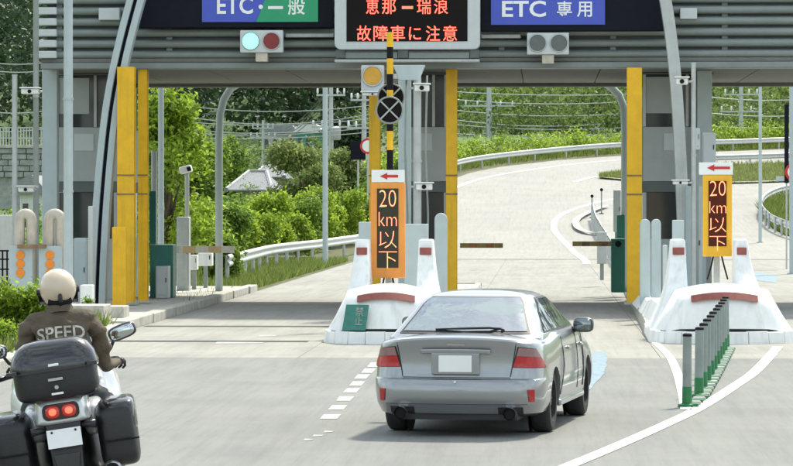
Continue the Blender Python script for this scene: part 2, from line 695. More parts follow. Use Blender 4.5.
def rand_blobs(w, d, h, k, seed, z0=0.0, size=.42):
    rg = random.Random(seed)
    out = []
    for i in range(k):
        a = rg.uniform(0, 2 * PI)
        q = math.sqrt(rg.random()) * .8
        z = rg.uniform(.22, .82)
        sh = math.sqrt(max(.1, 1 - ((z - .45) / .62) ** 2))
        r = rg.uniform(.6, 1.25) * size
        m_ = min(w, h)
        out.append((math.cos(a) * q * w / 2 * sh, math.sin(a) * q * d / 2 * sh, z0 + z * h, r * (w * .5 + m_ * .5) / 2, r * (d * .5 + m_ * .5) / 2, r * (h * .35 + m_ * .4) / 2))
    return out


def shrub(label, X, Y, w, h, m, n, size, seed, name='shrub', group=None, cat='shrub', depth=None, k=14, z=None, trunk=.03):
    zz = T(X, Y) if z is None else z
    t = thing(name, label, cat, (X, Y, zz - .05), 0, group)
    bl = rand_blobs(w, depth or w, h, k, seed)
    V, Fc = blob_leaves(bl, n, size, seed)
    V[:, 2] = np.maximum(V[:, 2], .02)
    link('crown' if name.endswith('tree') else 'foliage', fast_mesh('foliage', V, Fc), m, t)
    b = MB()
    rg = random.Random(seed)
    top = h * .55
    b.tube([(0, 0, -.1), (rg.uniform(-.05, .05) * w, 0, top * .5), (rg.uniform(-.1, .1) * w, 0, top)], [trunk * h, trunk * h * .7, trunk * h * .35], 7)
    for c in bl[:6]:
        z0 = rg.uniform(.1, .5) * h
        b.tube([(0, 0, z0 * .7), (c[0] * .5, c[1] * .5, z0 * .7 + (c[2] - z0 * .7) * .6), (c[0], c[1], c[2])], [trunk * h * .5, trunk * h * .32, trunk * h * .12], 5)
    b.build('trunk' if name.endswith('tree') else 'stem', M['trunk'], t, smooth=True)
    return t


def grass_patch(name, label, fn, n, h, m, seed, parent=None):
    "fn(rng, n) -> points (x, y); upright blades"
    rng = np.random.default_rng(seed)
    P = fn(rng, n)
    n = len(P)
    z = np.array([T(float(x), float(y)) for x, y in P]) if n < 60000 else np.zeros(n)
    base = np.column_stack([P, z - .03])
    a = rng.uniform(0, 2 * PI, n)
    wd = np.column_stack([np.cos(a), np.sin(a), np.zeros(n)]) * (h * .07 * rng.uniform(.6, 1.5, n))[:, None]
    hh = h * rng.uniform(.4, 1.25, n)
    ln = rng.normal(size=(n, 2)) * .35
    tip = base + np.column_stack([ln[:, 0] * hh, ln[:, 1] * hh, hh])
    V = np.stack([base - wd, base + wd, tip], 1).reshape(-1, 3)
    Fc = np.arange(n * 3).reshape(-1, 3)
    o = link(name, fast_mesh(name, V, Fc), m, parent)
    o['kind'] = 'stuff'
    o['label'] = label
    o['category'] = 'grass'
    return o


# ================================================================== SETTING
def drape(name, A, B, m, off, n=60, k=8, thick=0.0):
    "a sheet between two polylines, laid on the terrain"
    def rs(P):
        P = [Vector((p[0], p[1], 0)) for p in P]
        L = [0]
        for i in range(1, len(P)):
            L.append(L[-1] + (P[i] - P[i - 1]).length)
        q = np.linspace(0, L[-1], n)
        return np.interp(q, L, [p.x for p in P]), np.interp(q, L, [p.y for p in P])
    ax, ay = rs(A)
    bx, by = rs(B)
    b = MB()
    for i in range(n):
        for j in range(k + 1):
            t = j / k
            x, y = ax[i] * (1 - t) + bx[i] * t, ay[i] * (1 - t) + by[i] * t
            b.v.append(Vector((x, y, T(x, y) + off)))
    for i in range(n - 1):
        for j in range(k):
            q = i * (k + 1) + j
            b.f.append((q, q + 1, q + k + 2, q + k + 1))
    o = b.build(name, m)
    for p in o.data.polygons:
        if p.normal.z < 0:
            o.data.flip_normals()
        break
    return o


def ribbon(name, P, wd, m, off, parent=None, n=40, drp=True):
    "a painted line of width wd along points"
    P = [Vector((p[0], p[1], 0)) for p in P]
    L = [0]
    for i in range(1, len(P)):
        L.append(L[-1] + (P[i] - P[i - 1]).length)
    # smooth Catmull-Rom through the points
    out = []
    for i in range(len(P) - 1):
        p0, p1, p2, p3 = P[max(i - 1, 0)], P[i], P[i + 1], P[min(i + 2, len(P) - 1)]
        for j in range(8):
            t = j / 8
            out.append(.5 * (2 * p1 + (p2 - p0) * t + (2 * p0 - 5 * p1 + 4 * p2 - p3) * t * t + (3 * p1 - p0 - 3 * p2 + p3) * t ** 3))
    out.append(P[-1])
    b = MB()
    for i, p in enumerate(out):
        d = (out[min(i + 1, len(out) - 1)] - out[max(i - 1, 0)]).normalized()
        r = Vector((d.y, -d.x, 0)) * wd / 2
        for q in (p - r, p + r):
            b.v.append(Vector((q.x, q.y, T(q.x, q.y) + off)))
    for i in range(len(out) - 1):
        b.f.append((2 * i, 2 * i + 1, 2 * i + 3, 2 * i + 2))
    return b.build(name, m, parent)


# ground: one sheet to the horizon
gx = np.concatenate([np.linspace(-600, -60, 28), np.linspace(-56, 60, 59), np.linspace(66, 600, 28)])
gy = np.concatenate([np.linspace(-60, 80, 15), np.linspace(85, 280, 66), np.linspace(290, 900, 62)])
b = MB()
rg = random.Random(5)
for y in gy:
    for x in gx:
        bumpy = (math.sin(x * .11 + y * .05) + math.sin(y * .13 - x * .07)) * .8 * sstep(270, 420, y)
        b.v.append(Vector((x, y, T(x, y) - .08 + bumpy)))
n = len(gx)
for i in range(len(gy) - 1):
    for j in range(n - 1):
        b.f.append((i * n + j, i * n + j + 1, (i + 1) * n + j + 1, (i + 1) * n + j))
g = b.build('ground', M['soil'], smooth=True)
g.data.materials.append(M['hill'])
for p in g.data.polygons:
    if p.center.y > 240 or (p.center.x < -14 and p.center.y > 110):
        p.material_index = 1
struct(g)

KL, CL0, CL1, RI0, RI1 = -7.2, -3.5, -1.45, 1.68, 4.05      # kerb of the verge, sides of the two islands
Y0 = 47.1                                                     # asphalt ends, concrete apron begins
b = MB()
b.add([(KL, -8, 0), (16, -8, 0), (16, Y0, 0), (KL, Y0, 0)], [(0, 1, 2, 3)])
struct(b.build('road', M['asphalt']))

apron = struct(MB().add([(KL, Y0, -.012), (16, Y0, -.012), (16, 131, -.012), (KL, 131, -.012)], [(0, 1, 2, 3)]).build('concrete_apron', M['joint_pale']))
rows = [Y0, 52.9, 59.2, 66.0, 73.5, 82, 90, 98, 106, 114, 122, 131]
cols = [(KL, -3.508), (-3.5, -1.454), (-1.446, 1.676), (1.684, 4.046), (4.054, 8.0), (8.008, 12.0), (12.008, 16.0)]
for i in range(len(rows) - 1):
    for (x0, x1) in cols:
        bb = MB().box((x0, rows[i] + .012, -.12), (x1, rows[i + 1] - .008, 0.0))
        bb.build('slab', M['concrete'], apron)

# ramp beyond the gate: climbs and bends to the right
OUT = [(KL, 131)] + [on_ground(px, py)[:2] for px, py in ((395, 224), (420, 201), (447, 181), (470, 173), (500, 167), (560, 160), (620, 156), (680, 153), (735, 151), (793, 149), (860, 147))]
INN = [(16, 131), (20, 150), (34, 162), (60, 172), (90, 180)]
struct(drape('ramp_road', OUT, INN, M['ramp'], .0, 70, 16))
struct(ribbon('edge_line', [on_ground(px, py) for px, py in ((440, 197), (457, 187), (494, 176), (559, 166), (607, 161), (650, 159), (700, 157))], .35, M['paint'], .012))
struct(ribbon('inner_edge_line', [on_ground(px, py) for px, py in ((587, 264), (583, 259), (567, 245), (554, 229), (560, 216), (585, 206), (610, 200), (640, 196))], .3, M['paint'], .012))
struct(ribbon('gore_line', [on_ground(px, py) for px, py in ((575, 182), (590, 178), (607, 176), (640, 174))], .35, M['paint'], .014))

# grass gore between the two branches of the ramp
gA = [on_ground(px, py)[:2] for px, py in ((600, 178), (640, 170), (690, 167), (735, 165), (793, 163), (850, 161))]
gB = [on_ground(px, py)[:2] for px, py in ((601, 179), (640, 182), (690, 184), (735, 184), (793, 182), (850, 180))]
struct(drape('grass_gore', gA, gB, M['soil'], .05, 40, 6))
struct(ribbon('gore_kerb', gB, .3, M['kerb'], .12))


def gore_pts(rng, n):
    t = rng.random(n) * (len(gA) - 1)
    s = rng.random(n)
    i = t.astype(int)
    f = (t - i)[:, None]
    A = np.array([[p[0], p[1]] for p in gA])
    Bq = np.array([[p[0], p[1]] for p in gB])
    a = A[i] * (1 - f) + A[i + 1] * f
    bb = Bq[i] * (1 - f) + Bq[i + 1] * f
    return a * (1 - s[:, None]) + bb * s[:, None]


grass_patch('grass', 'yellowish mown grass on the gore between the ramp branches', gore_pts, 16000, .38, M['grass_dry'], 3)

# inner grass patch behind the curved guardrail by the picture's edge
iA = [on_ground(px, py)[:2] for px, py in ((762, 214), (768, 205), (780, 199), (800, 195), (830, 193))]
iB = [on_ground(px, py)[:2] for px, py in ((763, 216), (772, 228), (786, 236), (806, 240), (840, 240))]
struct(drape('roadside_patch', iA, iB, M['soil'], .06, 20, 6))


def patch_pts(rng, n):
    t = rng.random(n) * (len(iA) - 1)
    s = rng.random((n, 1))
    i = t.astype(int)
    f = (t - i)[:, None]
    A = np.array([[p[0], p[1]] for p in iA])
    Bq = np.array([[p[0], p[1]] for p in iB])
    return (A[i] * (1 - f) + A[i + 1] * f) * (1 - s) + (Bq[i] * (1 - f) + Bq[i + 1] * f) * s


grass_patch('grass', 'tall green grass inside the curved guardrail', patch_pts, 6000, .6, M['grass'], 4)

# verge kerb along the road and the verge grass
kb = thing('kerb', 'rough concrete kerb along the grassy verge', 'kerb', (KL, 0, 0))
kb['kind'] = 'structure'
for i in range(30):
    y = 22 + i * 2.0
    if 56 < y < 84:
        continue
    dx = random.Random(i).uniform(-.02, .02)
    MB().box((-.28 + dx, y, -.1), (.0 + dx, y + 1.97, .13)).build('kerbstone', M['kerb'], kb, bev=.03)


def verge_pts(rng, n):
    y = rng.uniform(26, 57, n)
    x = -7.5 - rng.random(n) ** 1.5 * 4.5
    return np.column_stack([x, y])


grass_patch('grass', 'long bright green grass on the verge beside the motorcyclist', verge_pts, 16000, .38, M['grass'], 6)


def verge2_pts(rng, n):
    y = rng.uniform(70, 128, n)
    x = -7.55 - rng.random(n) ** 1.4 * 5.0
    k = ~((x < -7.3) & (y < 84) & (x > -10.4)) | (rng.random(n) < .16)
    return np.column_stack([x, y])[k]


grass_patch('grass', 'weedy green grass below the guardrail past the toll gate', verge2_pts, 16000, .26, M['grass'], 7)

for (py, h_) in ((326.5, .5), (341.5, .5)):
    p = on_plane(250, py)
    struct(MB().box((KL + .05, p.y - h_ / 2, -.05), (CL0 - .25, p.y + h_ / 2, .004)).build('drain_channel', M['joint']))
# ------------------------------------------------------------------ road markings
mk = [(320, 417, 337, 417), (328, 408, 343, 408), (336, 399, 350, 399), (343, 391, 356, 391), (349, 384, 361, 384), (354, 377, 366, 377), (361, 371, 372, 371), (367, 365, 378, 365)]
dash = thing('lane_dashes', 'short white lane blocks stepping up towards the toll island', 'marking')
dash['kind'] = 'structure'
for (x0, y0, x1, y1) in mk:
    p0 = on_plane(x0, y0 + 2.2)
    p1 = on_plane(x1, y0 + 2.2)
    p2 = on_plane(x1 + 4, y0 - 2.2)
    p3 = on_plane(x0 + 4, y0 - 2.2)
    MB().add([(p.x, p.y, .005) for p in (p0, p1, p2, p3)], [(0, 1, 2, 3)]).build('dash', M['paint_mid'], dash)
for (x0, x1, y) in ((303, 312, 440), (312, 322, 436), (323, 332, 432), (215, 262, 343), (258, 275, 336)):
    p0, p1, p2, p3 = on_plane(x0, y + 1), on_plane(x1, y + .5), on_plane(x1 + 2, y - .6), on_plane(x0 + 2, y - 1)
    MB().add([(p.x, p.y, .004) for p in (p0, p1, p2, p3)], [(0, 1, 2, 3)]).build('faded_dash', M['paint_old'], dash)

edge = [on_plane(px, py) for px, py in ((520, 486), (572, 465), (620, 445), (665, 425), (700, 408), (735, 386), (757, 370), (778, 347))]
struct(ribbon('edge_line', edge, .16, M['paint'], .006))
e2 = [on_plane(px, py) for px, py in ((686, 410), (682, 390), (676, 370), (668, 355), (652, 340))]
struct(ribbon('gore_edge_line', e2, .12, M['paint'], .006))
rgb_ = random.Random(8)
lf, rt = [], []
for k in range(15):
    f = k / 14
    py = 390 - 38 * f
    cx_ = 584 + 16 * f
    lf.append(on_plane(cx_ - 5 - 6 * math.sin(PI * f) + rgb_.uniform(-1, 1), py))
    rt.append(on_plane(cx_ + 5 + 8 * math.sin(PI * f) + rgb_.uniform(-1.2, 1.2), py))
bb = MB()
for k in range(15):
    bb.v += [Vector((lf[k].x, lf[k].y, .005)), Vector((rt[k].x, rt[k].y, .005))]
    if k:
        bb.f.append((2 * k - 2, 2 * k - 1, 2 * k + 1, 2 * k))
struct(bb.build('blue_road_patch', M['paint_blue']))
blue = [on_plane(px, py) for px, py in ((757, 272), (778, 276), (776, 283), (752, 280))]
struct(MB().add([(p.x, p.y, .005) for p in blue], [tuple(range(4))]).build('blue_road_patch', M['paint_blue']))


# ================================================================== TOLL ISLANDS
def island(name, label, x0, x1, ya, yb, taper=0.0, seg=2.0):
    t = thing(name, label, 'toll island', ((x0 + x1) / 2, ya, 0))
    o = ((x0 + x1) / 2, ya, 0)
    nn = 10
    xc, hw = (x0 + x1) / 2, (x1 - x0) / 2
    pl = []
    for k in range(nn + 1):                      # rounded front
        a = PI + PI * k / nn
        pl.append((xc + hw * math.cos(a), ya + .9 + .9 * math.sin(a)))
    pl += [(x1 - taper, yb), (x0 + taper, yb)]
    n2 = len(pl)
    bb = MB(o)
    inn = [(xc + (x - xc) * .86, ya + 1.2 + (y - ya - 1.2) * .91 if y < yb else y) for x, y in pl]
    bb.add([(x, y, -.05) for x, y in inn] + [(x, y, .17) for x, y in inn], [tuple(range(n2, 2 * n2))] + [(i, (i + 1) % n2, (i + 1) % n2 + n2, i + n2) for i in range(n2)])
    bb.build('deck', M['kerb'], t)
    # kerbstones round the edge
    ring = pl + [pl[0]]
    ln = 0
    segs = []
    for i in range(len(ring) - 1):
        a, c = Vector((*ring[i], 0)), Vector((*ring[i + 1], 0))
        L = (c - a).length
        kk = max(1, int(L / seg))
        for j in range(kk):
            segs.append((a.lerp(c, j / kk), a.lerp(c, (j + 1) / kk)))
    rgk = random.Random(len(label))
    for (a, c) in segs:
        d = (c - a)
        if d.length < .05:
            continue
        dn = d.normalized()
        nin = Vector((-dn.y, dn.x, 0))
        a2, c2 = a + dn * .008, c - dn * .008
        h = .19 + rgk.uniform(-.008, .008)
        wv = .17
        vs = [a2, c2, c2 + nin * wv, a2 + nin * wv]
        MB(o).add([(p.x, p.y, -.04) for p in vs] + [(p.x + (nin.x * .03 if q < 2 else 0), p.y + (nin.y * .03 if q < 2 else 0), h) for q, p in enumerate(vs)],
                  [(0, 3, 2, 1), (4, 5, 6, 7), (0, 1, 5, 4), (1, 2, 6, 5), (2, 3, 7, 6), (3, 0, 4, 7)]).build('kerbstone', M['white_conc'] if (a.y + c.y) / 2 < ya + 5 else M['kerb'], t, bev=.012)
    return t


island('toll_island', 'low kerbed island under the orange framed speed sign', CL0, CL1, 51.6, 84, .1)
island('toll_island', 'long kerbed island under the amber framed speed sign', RI0, RI1, 51.9, 118, .75)
# verge-side island: kerb and deck in the setting
ti = thing('toll_island', 'broken kerbed verge island under the paired yellow columns', 'toll island', (-9, 58, 0))
MB((-9, 58, 0)).box((-11.5, 57, -.05), (-7.5, 83, .13)).build('deck', M['kerb'], ti, bev=.02)
for i in range(13):
    y = 57 + i * 2
    dx = random.Random(i + 40).uniform(-.03, .03)
    MB((-9, 58, 0)).box((-7.48 + dx, y, -.05), (-7.22 + dx, y + 1.96, .17)).build('kerbstone', M['kerb'], ti, bev=.02)
MB((-9, 58, 0)).box((-8.6, 57.6, .1), (-7.7, 58.6, .42)).build('plinth', M['kerb'], ti, bev=.02)
MB((-9, 58, 0)).box((-9.7, 59.6, .1), (-7.6, 60.4, .34)).build('plinth', M['kerb'], ti, bev=.02)


def nose(label, xc, ya, wid, pyl, sgn_x, green=False):
    "white flared concrete nose with two tapered pylons and a dull red strip"
    o = (xc, ya, .15)
    t = thing('island_nose', label, 'island nose', o, 0, 'white concrete noses of the toll islands')
    hw = wid / 2
    rings = []
    for (y, hb, ht, z) in ((.0, .90, .60, .24), (.02, .91, .61, .36), (.055, .92, .62, .49), (.1, .94, .63, .61), (.165, .955, .635, .71), (.25, .97, .64, .79), (.36, .98, .64, .845), (.55, .99, .64, .89), (1.0, 1.0, .64, .93), (2.4, 1.0, .62, .9), (3.6, 1.0, .6, .62), (4.8, .98, .6, .3)):
        ring = []
        hb *= hw
        ht *= hw
        ring.append((xc - hb, ya + y, .14))
        ring.append((xc - hb * .97, ya + y, .2))
        ring.append((xc - ht - (hb - ht) * .55, ya + y, .16 + (z - .16) * .35))
        for k in range(9):
            a = k / 8
            x = -ht + 2 * ht * a
            ring.append((xc + x, ya + y, .15 + (z - .15) * (.86 + .14 * math.sin(PI * a))))
        ring.append((xc + ht + (hb - ht) * .55, ya + y, .16 + (z - .16) * .35))
        ring.append((xc + hb * .97, ya + y, .2))
        ring.append((xc + hb, ya + y, .14))
        ring = [(x, yy + .55 * min(1.0, abs(x - xc) / hw) ** 2 * max(0.0, 1 - y / 1.6), z_) for (x, yy, z_) in ring]
        rings.append(ring)
    MB(o).loft(rings).build('hump', M['white_conc'], t, ang=75)
    # dull strip following the arch at the brow
    ys, zz = [], []
    b = MB(o)
    for k in range(13):
        a = .12 + .76 * k / 12
        x = xc + (-.60 + 1.20 * a) * hw
        zt = .15 + (.80 - .15) * (.86 + .14 * math.sin(PI * a))
        yo = ya + .52 * (abs(x - xc) / hw) ** 2
        b.v += [Vector((x, yo + .082, zt - .09)) - b.o, Vector((x, yo + .165, zt + .012)) - b.o, Vector((x, yo + .3, zt + .0)) - b.o, Vector((x, yo + .28, zt - .09)) - b.o]
    for k in range(12):
        q = k * 4
        for j in range(4):
            j2 = (j + 1) % 4
            b.f.append((q + j, q + 4 + j, q + 4 + j2, q + j2))
    b.f += [(0, 1, 2, 3), (51, 50, 49, 48)]
    st = b.build('reflective_strip', M['red_dull'], t)
    for (xa, xb, xc2, xd, tag_) in pyl:           # pylon: bottom xa..xb, top xc2..xd
        y1, y2 = ya + 2.0, ya + 2.9
        zb, zt = .4, 1.62
        rings = []
        outl = (xa + xb) < 2 * xc                    # which side flares towards the island edge
        edge_ = xc - hw * .985 if outl else xc + hw * .985
        for q in range(13):
            f = q / 12
            zz = .15 + (zt - .15) * f
            g2 = .30 * (1 - f) + .70 * (1 - f) ** 3.0
            xl_, xr_ = (xc2 + (edge_ - xc2) * g2, xd + .04 * (1 - f)) if outl else (xc2 - .04 * (1 - f), xd + (edge_ - xd) * g2)
            yf_ = y1 + .1 - (1.25 * (1 - f) ** 1.6)
            rings.append([(xl_, yf_ + (.22 * (1 - f) if outl else 0), zz), (xr_, yf_ + (0 if outl else .22 * (1 - f)), zz), (xr_, y2 + .3 - .4 * f, zz), (xl_, y2 + .3 - .4 * f, zz)])
        MB(o).loft(rings).build('pylon', M['white_conc'], t, bev=.03, smooth=True, ang=40)
        MB(o).box((xc2 + .02, y1 + .02, zt - .25), (xd - .02, y1 + .1, zt - .13)).build('reflector', M['red_dull'], t, bev=.008)
    return t


nc = nose('white painted nose bearing a faded green plate', -2.475, 51.75, 2.0,
          [(XA(344, 54), XA(370, 54), XA(356, 54), XA(369, 54), 0), (XA(416, 54), XA(442, 54), XA(419, 54), XA(433, 54), 0)], -1)
nr = nose('white painted nose with scuffed flank behind the green bollards', 2.865, 52.05, 2.3,
          [(XA(660, 54.3), XA(692, 54.3), XA(671, 54.3), XA(685, 54.3), 0), (XA(735, 54.3), XA(768, 54.3), XA(735, 54.3), XA(747, 54.3), 0)], 1)
# green plate on the nose's flank
gp = at(356, 318, 51.78)
gt = tag(MB().prism([(-.23, -.2), (.17, -.2), (.21, .21), (-.18, .21)], -.02, .02).build('plate_sign', M['green_plate'], None, bev=.006),
         'small faded green plate fixed on the white island nose', 'sign')
gt.location = (gp.x, 51.80, gp.z)
gt.rotation_euler = (R(-7), 0, R(-24))
lettering('lettering', '禁', M['paint_old'], gt, .0, .14, .03, .17, -.022)
lettering('lettering', '止', M['paint_old'], gt, -.01, .13, -.11, .02, -.022)


# ================================================================== TOLL GATE CANOPY
YF, YB = 68.0, 77.5
XL, XR = XA(40, YF), 9.5
ZB, ZT = 5.0, 7.0
cn = thing('toll_canopy', 'grey louvred steel canopy spanning all the toll lanes', 'canopy', (0, YF, 0))
co = (0, YF, 0)
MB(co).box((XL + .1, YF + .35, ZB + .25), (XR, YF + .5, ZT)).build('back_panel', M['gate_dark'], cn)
pitch = 11.0 / 48.5
i = 0
z = ZB + .30
while z < ZT:
    pr = []
    for k in range(9):
        a = -PI / 2 + PI * k / 8
        pr.append((-.10 * math.cos(a) - .02, .085 * math.sin(a)))
    bb = MB(co)
    n = len(pr)
    vs = [(XL, YF + .25 + u, z + v) for u, v in pr] + [(XL, YF + .3, z + .08), (XL, YF + .3, z - .08)]
    vs2 = [(XR, p[1], p[2]) for p in vs]
    bb.loft([vs, vs2])
    bb.build('louvre', M['gate_steel'], cn, ang=50)
    MB(co).box((XL - .08, YF + .02, z - .075), (XL + .34, YF + .36, z + .075)).build('louvre_end', M['booth_light'], cn, bev=.02)
    z += pitch
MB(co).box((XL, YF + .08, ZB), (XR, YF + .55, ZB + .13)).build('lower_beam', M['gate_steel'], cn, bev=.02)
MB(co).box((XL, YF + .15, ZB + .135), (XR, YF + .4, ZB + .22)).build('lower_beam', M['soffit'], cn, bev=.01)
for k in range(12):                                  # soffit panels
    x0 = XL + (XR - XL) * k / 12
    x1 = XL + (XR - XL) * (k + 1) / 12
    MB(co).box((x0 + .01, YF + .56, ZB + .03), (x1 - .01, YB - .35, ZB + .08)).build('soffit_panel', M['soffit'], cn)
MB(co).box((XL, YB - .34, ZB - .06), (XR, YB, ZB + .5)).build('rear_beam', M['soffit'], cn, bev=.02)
MB(co).box((XL, YF + .6, ZT), (XR, YB, ZT + .12)).build('roof_sheet', M['gate_steel'], cn)
for x in [XL + .3 + 2.3 * k for k in range(9)]:      # posts behind the louvres
    MB(co).box((x, YF + .28, ZB + .14), (x + .12, YF + .345, ZT)).build('mullion', M['gate_steel'], cn)
for (pa, pb, pya, pyb) in ((99, 120, 8, 20), (680, 697, 8, 19)):
    a, c = at(pa, pyb, YF), at(pb, pya, YF)
    MB(co).box((a.x, YF - .06, a.z), (c.x, YF + .2, c.z)).build('louvre_box', M['booth_light'], cn, bev=.015)

# curved arch legs on the front
def arch(pts, wpx, y, m, groove=True):
    P = [at(px, py, y) for px, py in pts]
    Q = []
    for i in range(len(P) - 1):
        p0, p1, p2, p3 = P[max(i - 1, 0)], P[i], P[i + 1], P[min(i + 2, len(P) - 1)]
        for j in range(6):
            t = j / 6
            Q.append(.5 * (2 * p1 + (p2 - p0) * t + (2 * p0 - 5 * p1 + 4 * p2 - p3) * t * t + (3 * p1 - p0 - 3 * p2 + p3) * t ** 3))
    Q.append(P[-1])
    hw = wpx / 48.5 / 2

    def strip(u0, u1, ya, yb, mm, nm):
        rings = []
        for i, q in enumerate(Q):
            d = (Q[min(i + 1, len(Q) - 1)] - Q[max(i - 1, 0)]).normalized()
            s = Vector((d.z, 0, -d.x))
            a, c = q + s * u0, q + s * u1
            rings.append([(a.x, y + ya, a.z), (c.x, y + ya, c.z), (c.x, y + yb, c.z), (a.x, y + yb, a.z)])
        MB(co).loft(rings).build(nm, mm, cn, bev=.012)
    if groove:
        strip(-hw, -hw * .22, -.12, .2, m, 'arch_leg')
        strip(hw * .22, hw, -.12, .2, m, 'arch_leg')
        strip(-hw * .21, hw * .21, -.02, .14, M['box_dark'], 'arch_groove')
    else:
        strip(-hw, hw, -.12, .2, m, 'arch_leg')


arch([(97, 312), (99, 255), (103, 190), (110, 120), (119, 68), (130, 22), (142, -20), (152, -46)], 17, YF - .75, M['pole'])
arch([(685, 300), (683, 225), (680, 150), (676, 85), (670, 30), (662, -20), (657, -45)], 11.5, YF - .75, M['galv'], False)
# arched tubes at the back of the canopy
for pts in ([(219, 297), (219, 140), (220, 115), (224, 99), (231, 88), (244, 81), (262, 79)], [(625, 292), (625, 130), (624, 108), (619, 95), (610, 86), (598, 81), (575, 79)]):
    MB(co).tube([at(px, py, YB + .6) for px, py in pts], .09, 12).build('arch_tube', M['pole'], cn, smooth=True)
# square canopy columns
for (pa, pb, y, m) in ((42, 58, 69.2, 'pole'), (697, 718, 70.5, 'pole'), (713, 719, 69.0, 'pole')):
    if pa == 713:
        continue
    a, c = XA(pa, y), XA(pb, y)
    c = min(c, a + .32)
    MB(co).box((a, y, .15), (c, y + .3, ZB + .06)).build('column', M[m], cn, bev=.015)

# ------------------------------------------------------------------ yellow columns
def ycol(label, pxa, pxb, y, zb, zt, hgrp='yellow columns of the toll gate', flange=True):
    a, c = XA(pxa, y), XA(pxb, y)
    o = ((a + c) / 2, y, zb)
    t = thing('yellow_column', label, 'column', o, 0, hgrp)
    w_ = c - a
    MB(o).box((a, y, zb), (c, y + .03, zt)).build('flange', M['yellow'], t, bev=.006)
    MB(o).box((a + w_ * .42, y + .032, zb), (a + w_ * .58, y + .27, zt)).build('web', M['yellow'], t)
    MB(o).box((a, y + .272, zb), (c, y + .30, zt)).build('flange', M['yellow'], t, bev=.006)
    MB(o).box((a - .06, y - .05, zb - .02), (c + .06, y + .35, zb + .03)).build('base_plate', M['kerb'], t, bev=.006)
    for bx_ in (a - .03, c + .03):
        MB(o).cyl((bx_, y - .02, zb + .03), (bx_, y - .02, zb + .07), .018, n=6).build('anchor_bolt', M['galv'], t)
    for zz in (zb + (zt - zb) * .46, zb + (zt - zb) * .54):
        MB(o).box((a - .012, y - .014, zz), (c + .012, y - .002, zz + .03)).build('band', M['rust'], t)
    return t


ycol('broad yellow column, the thicker of the pair beside the verge', 117, 134, 67.0, .16, 5.0)
ycol('slim yellow column, the thinner of the pair beside the verge', 138, 147, 68.2, .16, 5.02)
ycol('short yellow column behind the orange framed speed sign', 369, 380, 69.4, .16, 5.02)
ycol('yellow column between the two lanes, next to the silver car lane', 446, 457, 69.0, .16, 5.02)
ycol('yellow column on the island of the amber framed speed sign', 627, 642, 67.6, .16, 4.99)
tag(MB((XA(115, 64.5), 64.5, .13)).box((XA(112, 64.5), 64.5, .13), (XA(126, 64.5), 64.62, 1.75)).build('guard_plate', M['yellow'], None, bev=.02),
    'short yellow guard plate standing before the paired columns', 'guard plate').location = (XA(115, 64.5), 64.5, .13)

# ------------------------------------------------------------------ booths
def booth(label, x0, x1, ya, yb, zl=.17, blind=True):
    o = ((x0 + x1) / 2, ya, zl)
    t = thing('toll_booth', label, 'toll booth', o, 0, 'toll booths under the canopy')
    W_ = x1 - x0
    MB(o).box((x0, ya, zl), (x1, yb, 1.45)).build('lower_wall', M['booth_wall'], t, bev=.015)
    MB(o).box((x0 + .05, ya + .06, 1.455), (x1 - .05, yb - .06, 2.45)).build('window', M['glass_dark'], t)
    for xx in (x0, x1 - .07):
        MB(o).box((xx, ya + .003, 1.455), (xx + .07, ya + .07, 2.45)).build('corner_post', M['booth_wall'], t)
    MB(o).box((x0, ya, 2.455), (x1, yb, 2.68)).build('sill_band', M['gate_dark'], t, bev=.01)
    u = MB(o).box((x0, ya, 2.685), (x1, yb, 3.86)).build('upper_wall', M['booth_wall'], t, bev=.012)
    MB(o).box((x0 + W_ * .3, ya - .02, 3.35), (x0 + W_ * .62, ya - .002, 3.72)).build('notice_panel', M['booth_light'], u, bev=.004)
    MB(o).box((x0 + .04, ya + .08, 3.865), (x1 - .04, yb - .08, 4.98)).build('upper_window', M['glass_dark'], t)
    cx = x0 + W_ * .04
    if blind:
        MB(o).box((cx, ya + .05, 4.15), (cx + W_ * .5, ya + .075, 4.93)).build('blind', M['booth_wall'], t, bev=.004)
    for xx in (x0, x0 + W_ * .62, x1 - .06):
        MB(o).box((xx, ya + .003, 3.865), (xx + .06, ya + .06, 4.98)).build('mullion', M['galv'], t)
    MB(o).box((x0 - .03, ya - .03, 4.985), (x1 + .03, yb, 5.02)).build('roof', M['gate_dark'], t)
    return t


booth('grey two level booth behind the pale poles by the verge', XA(56, 71), XA(117, 71), 71, 75, .13)
booth('narrow grey booth on the island between the two lanes', XA(408, 71), XA(447, 71), 71, 75.5, blind=False)
booth('grey two level booth behind the amber framed speed sign', XA(643, 71), XA(712, 71), 71, 75.5)


# ================================================================== SIGNS AND SIGNALS ON THE GATE
def pxbox(bb, pa, pya, pb, pyb, y, d, z_extra=0):
    a, c = at(pa, pyb, y), at(pb, pya, y)
    return bb.box((a.x, y, a.z), (c.x, y + d, c.z + z_extra))


YS = YF - .35
